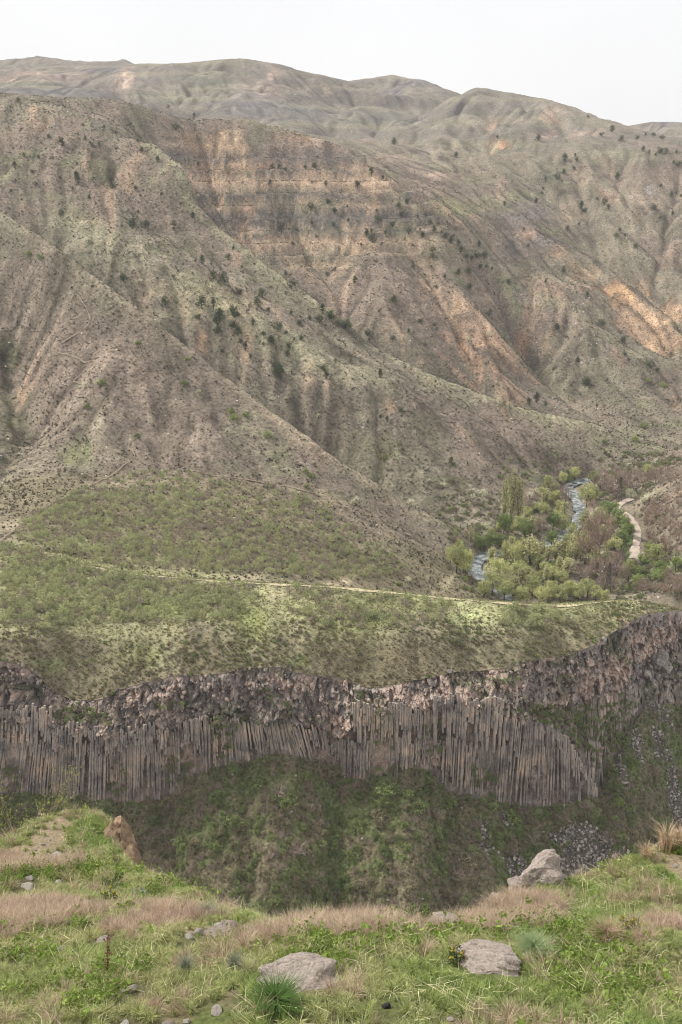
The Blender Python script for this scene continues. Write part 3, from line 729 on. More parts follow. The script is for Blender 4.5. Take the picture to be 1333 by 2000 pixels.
def column_verts(seed):
    g = random.Random(seed); V = []; Fc = []; T = []; z = 0.0; n = 6; nseg = 6
    cuts = [0] + sorted(g.uniform(0.12, 0.88) for _ in range(nseg - 1)) + [1]
    rad = [g.uniform(0.42, 0.56) for _ in range(n)]; ph = g.uniform(0, 1)
    for k in range(nseg):
        ox, oy, s = g.uniform(-0.09, 0.09), g.uniform(-0.2, 0.2), g.uniform(0.84, 1.08)
        b = len(V); T += [g.uniform(0, 0.45)] * (2 * n)
        for zz_ in (-cuts[k] - (0.004 if k else 0), -cuts[k + 1]):
            for j in range(n):
                a = 2 * math.pi * (j + ph) / n
                V.append((rad[j] * s * math.cos(a) + ox, rad[j] * s * math.sin(a) + oy, zz_))
        for j in range(n): Fc.append((b + j, b + n + j, b + n + (j + 1) % n, b + (j + 1) % n))
        Fc.append(tuple(b + j for j in range(n))); Fc.append(tuple(b + n + j for j in reversed(range(n))))
    return V, Fc, T
COLV = [column_verts(s) for s in range(7)]
COLM = []
for V, Fc, T in COLV:
    me = bpy.data.meshes.new('basalt_column'); me.from_pydata(V, [], Fc); me.materials.append(M_COL); COLM.append(me)
    me.attributes.new('tint', 'FLOAT', 'POINT').data.foreach_set('value', np.array(T, np.float32))
ZONES = [  # px range, top y, foot y (left, right), lean degrees (left, right), width m, forward m
 (-120,105,(1392,1388),(1456,1452),(9,7),0.5,0.5), (-120,105,(1440,1446),(1560,1568),(18,9),0.36,0.0),
 (105,330,(1424,1428),(1472,1470),(6,2),0.46,0.9), (105,335,(1452,1452),(1572,1574),(8,2),0.37,0.1),
 (335,440,(1414,1408),(1540,1510),(1,0),0.42,0.3), (440,560,(1400,1398),(1502,1478),(0,-10),0.4,0.1), (560,640,(1420,1440),(1482,1500),(-16,-6),0.37,0.0),
 (640,850,(1448,1440),(1528,1512),(0,0),0.4,0.0), (690,850,(1392,1384),(1450,1440),(0,0),0.42,0.4),
 (850,1002,(1362,1384),(1452,1470),(0,0),0.6,0.7), (850,1002,(1446,1462),(1512,1580),(0,0),0.4,0.1), (1002,1168,(1404,1545),(1580,1574),(2,-8),0.4,0.2)]
g = random.Random(21)
cols = []
for (p0, p1, ty, by, ln, w, fwd) in ZONES:
    px = p0
    while px < p1:
        t = (px - p0) / (p1 - p0)
        wdt = w * g.uniform(0.85, 1.2)
        if p0 == 1002:
            yt = np.interp(px, [1002, 1060, 1110, 1168], [1402, 1414, 1440, 1546]) + g.gauss(0, 3)
        else:
            yt = ty[0] + (ty[1] - ty[0]) * t + g.gauss(0, 3) + float(wavy(np.array([px]))[0]) * (fwd > 0.25 or p0 in (440, 560))
        if p0 != 1002: yt -= g.uniform(0, 7)
        yb = by[0] + (by[1] - by[0]) * t + g.gauss(0, 3)
        if g.random() < 0.4: yb -= g.uniform(4, 0.45 * (yb - yt))
        if g.random() < 0.25: yt += g.uniform(4, 0.3 * (yb - yt))
        if p0 in (105,) and fwd > 0.5: yb += 8 * math.sin(px * 0.045)
        d = float(ck(px, 6)) - fwd + g.gauss(0, 0.12) + 0.7 * math.sin(px * 0.061) * (fwd < 0.6)
        a = Vector(at(px, yt, d)); bz = at(px, yb, d)[2]
        Lh = a.z - bz
        bk = float(smooth(0.05, 0.3, fbm(np.array([a.x / 5]), np.array([(a.z * 0.4 + bz * 0.6) / 3.4]), 3, 131))[0])
        if bk > 0.5 and g.random() < 0.85: Lh *= g.uniform(0.25, 0.6)
        if Lh > 0.8:
            cols.append((a, Lh / math.cos(math.radians(8)), wdt, math.radians(ln[0] + (ln[1] - ln[0]) * t + g.gauss(0, 0.8)), g.random() * 6.28, g.randrange(7)))
        px += wdt * 0.84 * (1 if g.random() > 0.05 else 1.7) / (d * 1.12) * FOC
cols_seen = sorted(range(len(cols)), key=lambda i: -cols[i][1] * cols[i][2] * (1 if -0.40 < cols[i][0].x / cols[i][0].y < 0.40 else 0.01))
keep = set(cols_seen[:300])
mV, mF, mT = [], [], []
for i, (a, h, w, lean, rz_, k) in enumerate(cols):
    M = Matrix.Translation(a) @ Matrix.Rotation(lean, 4, 'Y') @ Matrix.Rotation(rz_, 4, 'Z') @ Matrix.Diagonal((w * 1.06, w * 1.06, h, 1))
    if i in keep:
        o = obj('basalt_column', COLM[k], cliff); o.matrix_world = M
    else:
        b = len(mV); V, Fc, T = COLV[k]
        mV.extend([tuple(M @ Vector(v)) for v in V]); mF.extend([tuple(b + q for q in f) for f in Fc]); t0 = g.random(); mT.extend([t0 + t for t in T])
if mV:
    me = bpy.data.meshes.new('basalt_columns'); me.from_pydata(mV, [], mF); me.materials.append(M_COL)
    a_ = me.attributes.new('tint', 'FLOAT', 'POINT'); a_.data.foreach_set('value', np.array(mT, np.float32))
    tag(obj('basalt_column_mass', me, cliff), None, None, None, 'stuff')

# slope of scrub and stones below the columns, down to the gorge bottom
PXT = np.arange(-258, 1650, 4.5)
top = atv(PXT, ck(PXT, 4) - 10 + 9 * fbm(PXT / 24, 0 * PXT, 3, 222) * (PXT < 1165), ck(PXT, 6) - 0.75 * (PXT < 1165))
kz = np.hanning(9); kz /= kz.sum()
topz = np.convolve(np.pad(top[:, 2], 4, mode='edge'), kz, mode='valid'); top[:, 2] = np.minimum(top[:, 2], topz + 0.5)
TR = np.concatenate([np.linspace(0, 42, 110), np.linspace(43.5, 98, 16)])
TV = np.zeros((len(TR), len(PXT), 3))
sl = 0.60 + 0.05 * np.sin(PXT * 0.012)
floor_z = -141.0
for i, r in enumerate(TR):
    y = top[:, 1] - r; u = top[:, 0] / top[:, 1]
    x = u * y
    z = top[:, 2] - r * sl
    z = np.where(z < floor_z + 6, floor_z + 6 * np.exp(np.minimum((z - floor_z - 6) / 6, 0)), z)
    TV[i, :, 0] = x; TV[i, :, 1] = y; TV[i, :, 2] = z
tx, ty_ = TV[..., 0], TV[..., 1]
for _ in range(2):                  # even out the steps sideways
    Q = np.pad(TV[..., 2], ((0, 0), (2, 2)), mode='edge'); TV[6:, :, 2] = ((Q[:, :-4] + Q[:, 1:-3] + Q[:, 2:-2] + Q[:, 3:-1] + Q[:, 4:]) / 5)[6:]
TV[..., 2] += (1.5 * fbm(tx / 11, ty_ / 11, 3, 201) + 0.55 * fbm(tx / 2.5, ty_ / 2.5, 3, 202)) * smooth(0, 4, TR)[:, None]
tn1 = fbm(tx / 9, ty_ / 9, 4, 203); tn2 = fbm(tx / 2.2, ty_ / 2.2, 3, 204)
TC = np.broadcast_to(A(112,104,76), TV.shape).copy()
TC = lerp(TC, np.broadcast_to(A(100,114,62), TC.shape), 0.8 * smooth(-0.25, 0.3, 0.6 * tn1 + 0.8 * tn2))
TC = lerp(TC, np.broadcast_to(A(138,126,100), TC.shape), 0.5 * smooth(0.2, 0.6, -0.6 * tn1 + 0.8 * tn2))
TPX, TPY = to_px((TV[..., 0], TV[..., 1], TV[..., 2]))
def near_vert(PXm, PYm, V, px, py):
    k = np.argmin((PXm - px) ** 2 + (PYm - py) ** 2); return V.reshape(-1, 3)[k]
def talus_at(px, py): return near_vert(TPX, TPY, TV, px, py)
# stony runs
SCREE = [(1140,1655,70,34),(1100,1700,95,26),(1190,1690,80,26),(1320,1560,20,70),(1236,1430,16,36),(1200,1480,12,34),(1285,1385,30,16),(950,1640,12,34),(985,1600,18,10),(1010,1695,30,20),(1290,1460,18,20)]
scree_m = np.zeros(tx.shape)
for (px, py, rx, ry) in SCREE:
    c = talus_at(px, py); k_ = c[1] / FOC
    q = np.hypot((tx - c[0]) / (rx * k_ * 1.15), (ty_ - c[1]) / (ry * k_ * 1.35))
    scree_m = np.maximum(scree_m, smooth(1.25, 0.7, q + 0.5 * tn1 + 0.4 * tn2))
TC = lerp(TC, np.broadcast_to(A(96,88,80), TC.shape), 0.9 * scree_m)
m_talus, nt, b = mat_basic('gorge_soil', 1.0)
src = nd(nt, 'ShaderNodeAttribute', attribute_name='Col'); pos = world_pos(nt)
q1 = noise_node(nt, 1.4, 4, pos, 0.75); r = ramp_node(nt, q1.outputs['Fac'], [(0.34, 0.3), (0.5, 0.9), (0.68, 1.6)])
nt.links.new(mul_node(nt, src.outputs['Color'], r.outputs['Color'], 1.0), b.inputs['Base Color'])
bu = nd(nt, 'ShaderNodeBump'); bu.inputs['Strength'].default_value = 1.0; bu.inputs['Distance'].default_value = 0.5
nt.links.new(q1.outputs['Fac'], bu.inputs['Height']); nt.links.new(bu.outputs['Normal'], b.inputs['Normal'])
gorge = tag(obj('gorge_slope', mesh_np('gorge_slope', TV.reshape(-1, 3), grid_faces(len(TR), len(PXT))[:, ::-1], m_talus, True, {'Col': TC.reshape(-1, 3)})),
            'shaded scrubby slope at the foot of the basalt cliff', None, None, 'structure')
# ------------------------------------------------------------------ the near hillside under the camera
FEDGE = [(-420,1640,15),(-200,1640,14.2),(0,1640,13.6),(60,1608,14.2),(130,1588,14.8),(205,1584,15),(232,1592,14.8),(252,1650,13.4),(266,1690,12.6),(330,1700,12),(400,1740,11),(450,1778,9.8),(560,1800,8.9),(700,1803,8.5),(850,1796,8.6),(930,1786,8.9),(980,1752,9.6),(1060,1722,10.3),(1130,1704,10.5),(1230,1672,10.8),(1333,1650,11),(1520,1615,11.5),(1760,1590,12)]
FL = [[at(*p) for p in FEDGE],
      [at(*p) for p in [(-420,2150,5.2),(0,2150,4.8),(666,2150,4.5),(1333,2150,4.7),(1760,2150,5.0)]],
      [at(*p) for p in [(-420,2000,6.4),(0,2000,6.0),(300,2000,5.8),(666,2000,5.6),(1000,2000,5.65),(1333,2000,5.8),(1760,2000,6.1)]],
      [at(*p) for p in [(-420,1850,8.4),(0,1850,8.0),(200,1850,7.8),(440,1850,7.5),(666,1860,7.05),(960,1885,6.7),(1200,1850,7.2),(1333,1850,7.3),(1760,1850,7.7)]],
      [at(*p) for p in [(-300,1740,11),(0,1745,10.6),(120,1700,12),(200,1720,11.4),(330,1770,9.9)]],
      [at(*p) for p in [(1030,1800,8.4),(1150,1785,8.9),(1333,1765,9.3),(1700,1740,10)]],
      [at(*p) for p in [(60,1650,13.2),(130,1620,13.9),(205,1610,14.1)]],
      [(-7, 1.0, -3.4), (0, 1.0, -3.2), (7, 1.0, -3.4)]]
def shift(pts, dd, dz): return [(p[0] * (p[1] + dd) / p[1], p[1] + dd, p[2] - dz) for p in pts]
FL += [shift(FL[0], 1.0, 2.4), shift(FL[0], 3.0, 7.0), shift(FL[0], 6.0, 13.0), [(p[0] * 24 / p[1], 24, -26.5) for p in FL[0]]]
FR = 0.08; FX0, FY0 = -9.0, 0.6; FNX, FNY = int(18 / FR) + 1, int(23.6 / FR) + 1
HF = blur(solve(FL, FX0, FY0, FNX, FNY, FR, 5, 80), 1.6)
fgx = FX0 + FR * np.arange(FNX)[None, :] + np.zeros((FNY, 1)); fgy = FY0 + FR * np.arange(FNY)[:, None] + np.zeros((1, FNX))
HF += 0.16 * fbm(fgx / 1.6, fgy / 1.6, 4, 401) + 0.05 * fbm(fgx / 0.4, fgy / 0.4, 3, 402)
def fz(x, y): return bil(HF, (np.asarray(x, float) - FX0) / FR, (np.asarray(y, float) - FY0) / FR)
def fhit(px, py):
    X, Yy, Z = ray(px, py); d = np.geomspace(2.5, 23.5, 1500); s = d / Yy
    ab = Z * s - fz(X * s, d); k = np.nonzero((ab[1:] < 0) & (ab[:-1] >= 0))[0]
    if len(k) == 0: return None
    k = k[0]; t = ab[k] / (ab[k] - ab[k + 1]); dd = d[k] + t * (d[k + 1] - d[k])
    return np.array([X * dd / Yy, dd, float(fz(X * dd / Yy, dd))])
EDGE_U = np.array([p[0] / p[1] for p in FL[0]]); EDGE_D = np.array([p[1] for p in FL[0]])
o_ = np.argsort(EDGE_U); EDGE_U, EDGE_D = EDGE_U[o_], EDGE_D[o_]
FU = np.linspace(-0.62, 0.62, 300)
ed = np.interp(FU, EDGE_U, EDGE_D)
FD = np.concatenate([np.linspace(0.08, 1.0, 210)[:, None] * ed[None, :], ed[None, :] + np.linspace(0.08, 7.5, 60)[:, None]])
FXm = FU[None, :] * FD; FZm = fz(FXm, FD)
last = FZm[-1]; ext = np.linspace(2, 78, 40)
FD2 = FD[-1][None, :] + ext[:, None]; FX2 = FU[None, :] * FD2
FZ2 = np.maximum(last[None, :] - 1.75 * ext[:, None] + 1.5 * fbm(FX2 / 8, FD2 / 8, 3, 405) * smooth(0, 8, ext)[:, None], -142.5)
FDa, FXa, FZa = np.vstack([FD, FD2]), np.vstack([FXm, FX2]), np.vstack([FZm, FZ2])
fn1 = fbm(FXa / 0.9, FDa / 0.9, 4, 411); fn2 = fbm(FXa / 0.25, FDa / 0.25, 3, 412)
FC = np.broadcast_to(A(104,100,66), FXa.shape + (3,)).copy()
FC = lerp(FC, np.broadcast_to(A(100,112,52), FC.shape), smooth(-0.3, 0.3, fn1))
FC = lerp(FC, np.broadcast_to(A(140,122,92), FC.shape), 0.6 * smooth(0.15, 0.5, fn2 - 0.4 * fn1))
def fpatch_w(px, py, rx, ry, x, y):
    c = fhit(px, py)
    if c is None: return np.zeros(x.shape)
    k = np.linalg.norm(c) / FOC
    return smooth(1.3, 0.6, np.hypot((x - c[0]) / (rx * k), (y - c[1]) / (ry * k * 2.9)) + 0.35 * fbm(x / 0.5, y / 0.5, 3, 420))
BARE = [(90,1640,40,26),(110,1612,34,16),(60,1665,50,14),(1312,1690,30,24),(390,1815,70,16),(250,1640,16,40),(262,1675,14,16)]
for p in BARE: FC = lerp(FC, np.broadcast_to(A(158,138,108), FC.shape), 0.85 * fpatch_w(*p, FXa, FDa))
below = smooth(0.05, 0.9, FDa - ed[None, :])
FC = lerp(FC, np.broadcast_to(A(140,112,84), FC.shape), 0.8 * below)
m_fg, nt, b = mat_basic('meadow_soil', 1.0)
src = nd(nt, 'ShaderNodeAttribute', attribute_name='Col'); pos = world_pos(nt)
q1 = noise_node(nt, 22, 5, pos, 0.75); r = ramp_node(nt, q1.outputs['Fac'], [(0.32, 0.5), (0.5, 0.95), (0.7, 1.4)])
nt.links.new(mul_node(nt, src.outputs['Color'], r.outputs['Color'], 1.0), b.inputs['Base Color'])
bu = nd(nt, 'ShaderNodeBump'); bu.inputs['Strength'].default_value = 0.8; bu.inputs['Distance'].default_value = 0.03
nt.links.new(q1.outputs['Fac'], bu.inputs['Height']); nt.links.new(bu.outputs['Normal'], b.inputs['Normal'])
tag(obj('meadow_ground', mesh_np('meadow_ground', np.stack([FXa, FDa, FZa], -1).reshape(-1, 3), grid_faces(*FXa.shape), m_fg, True, {'Col': FC.reshape(-1, 3)})),
    'near hillside meadow ending at the edge of the gorge', None, None, 'structure')
# ------------------------------------------------------------------ plant and stone templates
def leaf_mat(name, stops, rough=0.8, trans=0.25, inst=False, scale=3.0):
    """leaf colour from a ramp: varied per plant and per leaf clump"""
    m, nt, b = mat_basic(name, rough)
    if inst:
        src = nd(nt, 'ShaderNodeAttribute', attribute_name='icol'); src.attribute_type = 'INSTANCER'; base = src.outputs['Color']
        tn = nd(nt, 'ShaderNodeAttribute', attribute_name='tint')
        r = ramp_node(nt, tn.outputs['Fac'], [(0.0, 0.62), (0.5, 1.0), (1.0, 1.42)])
        base = mul_node(nt, base, r.outputs['Color'], 1.0)
    else:
        oi = nd(nt, 'ShaderNodeObjectInfo'); tn = nd(nt, 'ShaderNodeAttribute', attribute_name='tint')
        mm = nd(nt, 'ShaderNodeMath', operation='MULTIPLY_ADD'); nt.links.new(oi.outputs['Random'], mm.inputs[0]); mm.inputs[1].default_value = 0.4
        m2 = nd(nt, 'ShaderNodeMath', operation='MULTIPLY'); nt.links.new(tn.outputs['Fac'], m2.inputs[0]); m2.inputs[1].default_value = 0.6
        nt.links.new(m2.outputs[0], mm.inputs[2])
        base = ramp_node(nt, mm.outputs[0], stops).outputs['Color']
    nt.links.new(base, b.inputs['Base Color'])
    if trans > 0:
        tr = nd(nt, 'ShaderNodeBsdfTranslucent'); nt.links.new(base, tr.inputs['Color'])
        mx = nd(nt, 'ShaderNodeMixShader'); mx.inputs[0].default_value = trans
        out = nt.nodes['Material Output']
        nt.links.new(b.outputs[0], mx.inputs[1]); nt.links.new(tr.outputs[0], mx.inputs[2]); nt.links.new(mx.outputs[0], out.inputs['Surface'])
    return m
def bark_mat(name, c1, c2):
    m, nt, b = mat_basic(name, 0.95); n_ = noise_node(nt, 3.0, 4, nd(nt, 'ShaderNodeTexCoord').outputs['Object'])
    r = ramp_node(nt, n_.outputs['Fac'], [(0.3, c1), (0.7, c2)]); nt.links.new(r.outputs['Color'], b.inputs['Base Color']); return m
def leaves(centres, n, spread, size, g, up=0.0, tint_of=None, quad=True, flat=1.0):
    """small leaf faces around clump centres; returns verts, faces, tint"""
    centres = np.asarray(centres); k = g.integers(0, len(centres), n)
    c = centres[k] + g.normal(size=(n, 3)) * np.array([spread, spread, spread * flat])
    a = g.normal(size=(n, 3)); a[:, 2] += up; a /= np.linalg.norm(a, axis=1)[:, None]
    b_ = np.cross(a, g.normal(size=(n, 3))); b_ /= np.linalg.norm(b_, axis=1)[:, None] + 1e-9
    s = size * g.uniform(0.6, 1.3, n)[:, None]
    clump = g.uniform(0, 1, len(centres))
    t = np.clip(0.55 * clump[k] + 0.45 * g.uniform(0, 1, n), 0, 1)
    if quad:
        V = np.stack([c - a * s, c + b_ * s * 0.55, c + a * s, c - b_ * s * 0.55], 1).reshape(-1, 3); Fa = np.arange(4 * n).reshape(n, 4); T = np.repeat(t, 4)
    else:
        V = np.stack([c - a * s, c + b_ * s * 0.6, c + a * s], 1).reshape(-1, 3); Fa = np.arange(3 * n).reshape(n, 3); T = np.repeat(t, 3)
    return V, Fa, T
def leaf_mesh(name, V, Fa, T, mat): return mesh_np(name, V, Fa, mat, False, {'tint': T})
def blob_centres(n, r, h, base, g, shape='round', shell=0.5):
    P = []
    while len(P) < n:
        v = g.normal(size=3); v /= np.linalg.norm(v); q = v * (shell + (1 - shell) * g.uniform()) 
        z = q[2] * 0.5 + 0.5
        if shape == 'cone': w = (1 - z) ** 0.75 * 1.15 + 0.08
        elif shape == 'column': w = (0.55 + 0.9 * z) * (1 - z) ** 0.35 * 0.95
        elif shape == 'vase': w = 0.35 + 0.95 * z
        elif shape == 'dome': w = 1.0; z = abs(q[2])
        else: w = 1.0
        P.append((q[0] * r * w, q[1] * r * w, base + z * h))
    return np.array(P)
def limbs(mb, tips, base_h, r0, g, n=5, levels=1, wig=0.08):
    """trunk to base_h then limbs to the given tips"""
    top = Vector((g.normal() * 0.03 * base_h, g.normal() * 0.03 * base_h, base_h))
    mb.tube([(0, 0, -0.25), (top.x * 0.5, top.y * 0.5, base_h * 0.5), top], [r0 * 1.25, r0, r0 * 0.85], n)
    for t in tips:
        t = Vector(t); mid = top.lerp(t, 0.5) + Vector((g.normal(), g.normal(), g.normal() + 0.3)) * wig * t.length
        mb.tube([top, mid, t], [r0 * 0.6, r0 * 0.34, r0 * 0.1], max(3, n - 2), cap=False)
BARK = bark_mat('grey_brown_bark', A(78,68,58), A(116,102,88)); BARK_D = bark_mat('dark_bark', A(52,44,38), A(84,72,62)); TWIG = bark_mat('bare_twigs', A(122,106,96,1.2), A(166,146,132,1.2)); TWIG_P = bark_mat('pinkish_bare_twigs', A(136,112,98), A(176,148,128))
L_JUN = leaf_mat('juniper_needles', [(0, A(46,56,38,1.25,1.0)), (0.5, A(64,74,50,1.25,1.0)), (1, A(88,98,66,1.25,1.0))], trans=0.0)
L_WIL = leaf_mat('willow_leaves', [(0, A(112,118,48,1.9,0.6)), (0.5, A(142,146,66,1.9,0.6)), (1, A(178,176,88,1.9,0.6))], trans=0.3)
L_GRN = leaf_mat('fresh_green_leaves', [(0, A(90,108,50,1.3,0.8)), (0.5, A(122,138,66,1.3,0.8)), (1, A(158,168,92,1.3,0.8))], trans=0.3)
L_POP = leaf_mat('poplar_leaves', [(0, A(116,116,60,1.85,0.64)), (0.5, A(146,144,80,1.85,0.64)), (1, A(176,170,104,1.85,0.64))], trans=0.3)
L_BLO = leaf_mat('white_blossom', [(0, A(150,152,112,1.25,1.0)), (0.4, A(196,194,166,1.25,1.0)), (1, A(224,220,200,1.25,1.0))], trans=0.3)
L_ORC = leaf_mat('orchard_leaves', [(0, A(106,110,64,1.70,0.60)), (0.5, A(132,138,72,1.70,0.60)), (1, A(164,168,88,1.70,0.60))], trans=0.3)
L_BUD = leaf_mat('brown_buds', [(0, A(116,92,76,1.35,0.70)), (0.5, A(146,118,98,1.35,0.70)), (1, A(176,146,116,1.35,0.70))], trans=0.2)
L_GRY = leaf_mat('grey_scrub_leaves', [(0, A(86,82,62,1.60,0.90)), (0.5, A(112,106,82,1.60,0.90)), (1, A(140,132,104,1.60,0.90))], trans=0.2)
L_DKG = leaf_mat('dark_scrub_leaves', [(0, A(72,80,48,1.9,.9)), (0.5, A(94,104,62,1.95,.9)), (1, A(128,138,86,2.0,.9))], trans=0.2)

def tree_meshes(kind, seed):
    """(trunk mesh, crown mesh) of a unit tree about 1 m tall, scaled when placed"""
    g = np.random.default_rng(seed); mb = MB()
    if kind == 'juniper':
        c = blob_centres(26, 0.30, 0.95, 0.04, g, 'cone', 0.35); limbs(mb, c[:4], 0.3, 0.03, g, 4)
        V, Fa, T = leaves(c, 520, 0.07, 0.05, g); return mb.mesh('trunk', BARK_D), leaf_mesh('crown', V, Fa, T, L_JUN)
    if kind == 'juniper_round':
        c = blob_centres(24, 0.42, 0.85, 0.02, g, 'round', 0.4); limbs(mb, c[:4], 0.25, 0.03, g, 4)
        V, Fa, T = leaves(c, 520, 0.09, 0.05, g); return mb.mesh('trunk', BARK_D), leaf_mesh('crown', V, Fa, T, L_JUN)
    if kind == 'poplar':
        for k in range(4):
            a = k * 1.6 + g.uniform(0, 1); q = 0.035
            mb.tube([(0, 0, -0.03), (q * math.cos(a), q * math.sin(a), 0.3), (1.7 * q * math.cos(a), 1.7 * q * math.sin(a), 0.75), (1.2 * q * math.cos(a), 1.2 * q * math.sin(a), 0.95)], [0.014, 0.011, 0.006, 0.002], 4)
        c = blob_centres(60, 0.16, 0.93, 0.07, g, 'column', 0.3)
        for p in c[:26]: mb.tube([(p[0] * 0.3, p[1] * 0.3, max(0.05, p[2] - 0.14)), p], [0.004, 0.0012], 3, cap=False)
        V, Fa, T = leaves(c, 1100, 0.03, 0.022, g, flat=2.0); return mb.mesh('trunk', BARK), leaf_mesh('crown', V, Fa, T, L_POP)
    if kind in ('willow', 'green', 'wide'):
        lm = {'willow': L_WIL, 'green': L_GRN, 'wide': L_WIL}[kind]
        c = blob_centres(46, 0.36 if kind != 'wide' else 0.5, 0.74, 0.24, g, 'round', 0.55); limbs(mb, c[:11], 0.24, 0.026, g, 5)
        V, Fa, T = leaves(c, 1500, 0.055, 0.036, g); return mb.mesh('trunk', BARK_D), leaf_mesh('crown', V, Fa, T, lm)
    if kind in ('bare', 'bare_pink'):
        bm_ = TWIG if kind == 'bare' else TWIG_P
        c = blob_centres(46, 0.32, 0.75, 0.25, g, 'round', 0.75); limbs(mb, c[:18], 0.26, 0.02, g, 5, wig=0.06)
        for p in c:
            for _ in range(4):
                q = p + g.normal(size=3) * 0.07; q[2] += 0.05
                s0 = p * 0.75 + np.array([0, 0, 0.06])
                mb.tube([tuple(s0), tuple(q)], [0.005, 0.0015], 3, cap=False)
        V, Fa, T = leaves(c, 600, 0.07, 0.018, g); return mb.mesh('trunk', bm_), leaf_mesh('crown', V, Fa, T, L_BUD)
    if kind == 'blossom':
        c = blob_centres(26, 0.55, 0.8, 0.12, g, 'dome', 0.5); limbs(mb, c[:8], 0.12, 0.03, g, 4)
        V, Fa, T = leaves(c, 620, 0.09, 0.036, g); return mb.mesh('trunk', BARK_D), leaf_mesh('crown', V, Fa, T, L_BLO)
    if kind in ('scrub', 'scrub_grey', 'scrub_green'):
        lm = {'scrub': L_DKG, 'scrub_grey': L_GRY, 'scrub_green': L_GRN}[kind]
        c = blob_centres(22, 0.62, 0.72, 0.06, g, 'dome', 0.45); limbs(mb, c[:9], 0.06, 0.022, g, 4)
        V, Fa, T = leaves(c, 520, 0.10, 0.075, g); return mb.mesh('trunk', BARK_D), leaf_mesh('crown', V, Fa, T, lm)
    if kind == 'twiggy':
        c = blob_centres(34, 0.62, 0.78, 0.08, g, 'dome', 0.7)
        for p in c:
            m_ = p * 0.55 + g.normal(size=3) * 0.05
            mb.tube([(0, 0, -0.05), tuple(m_), tuple(p)], [0.022, 0.014, 0.006], 3, cap=False)
            for _ in range(3):
                q = p + g.normal(size=3) * 0.13; mb.tube([tuple(m_ * 0.4 + p * 0.6), tuple(q)], [0.009, 0.004], 3, cap=False)
        V, Fa, T = leaves(c, 160, 0.09, 0.02, g); return mb.mesh('trunk', TWIG), leaf_mesh('crown', V, Fa, T, L_GRY)
    if kind == 'orchard':
        c = blob_centres(22, 0.62, 0.66, 0.28, g, 'round', 0.6); limbs(mb, c[:12], 0.24, 0.035, g, 4)
        V, Fa, T = leaves(c, 400, 0.10, 0.066, g); return mb.mesh('trunk', TWIG), leaf_mesh('crown', V, Fa, T, L_ORC)
    if kind == 'orchard_bare':
        c = blob_centres(22, 0.6, 0.62, 0.26, g, 'round', 0.7); limbs(mb, c, 0.24, 0.034, g, 4)
        for p in c: 
            for _ in range(2):
                q = p + g.normal(size=3) * 0.1; mb.tube([tuple(p * 0.7 + np.array([0, 0, 0.08])), tuple(q)], [0.012, 0.004], 3, cap=False)
        V, Fa, T = leaves(c, 180, 0.12, 0.05, g); return mb.mesh('trunk', TWIG), leaf_mesh('crown', V, Fa, T, L_GRY)
TREES = {}
def trees_of(kind, n=3):
    if kind not in TREES: TREES[kind] = [tree_meshes(kind, 1000 + 31 * len(TREES) + k) for k in range(n)]
    return TREES[kind]
def plant(name, kind, pos, size, label, cat, group=None, width=1.0, seed=None, whole=False):
    """a tree or shrub: an empty at its foot with trunk and crown"""
    g = random.Random(seed if seed is not None else hash((round(pos[0], 2), round(pos[1], 2))) & 0xffff)
    tm = g.choice(trees_of(kind))
    r = empty(name, pos); r.rotation_euler = (0, 0, g.uniform(0, 6.28)); r.scale = (size * width, size * width, size)
    tag(r, label, cat, group)
    for nm, me in zip(('trunk', 'crown'), tm): obj(nm, me, r)
    return r
ONE = {}
def joined(kind, k):               # trunk and crown in one mesh for plants too small to show parts
    if (kind, k) not in ONE:
        a, c = trees_of(kind)[k % len(trees_of(kind))]
        na, nc = len(a.vertices), len(c.vertices)
        V = [tuple(v.co) for v in a.vertices] + [tuple(v.co) for v in c.vertices]
        Fs = [tuple(p.vertices) for p in a.polygons] + [tuple(na + i for i in p.vertices) for p in c.polygons]
        me = bpy.data.meshes.new(kind); me.from_pydata(V, [], Fs)
        me.materials.append(a.materials[0]); me.materials.append(c.materials[0])
        me.polygons.foreach_set('material_index', np.array([0] * len(a.polygons) + [1] * len(c.polygons), np.int32))
        t = np.zeros(na + nc, np.float32); tv = np.zeros(nc, np.float32); c.attributes['tint'].data.foreach_get('value', tv); t[na:] = tv
        at_ = me.attributes.new('tint', 'FLOAT', 'POINT'); at_.data.foreach_set('value', t)
        ONE[(kind, k)] = me
    return ONE[(kind, k)]
def small_plant(name, kind, pos, size, label, cat, group, width=1.0, g=random):
    o = obj(name, joined(kind, g.randrange(3))); o.location = pos; o.rotation_euler = (0, 0, g.uniform(0, 6.28)); o.scale = (size * width, size * width, size)
    return tag(o, label, cat, group)

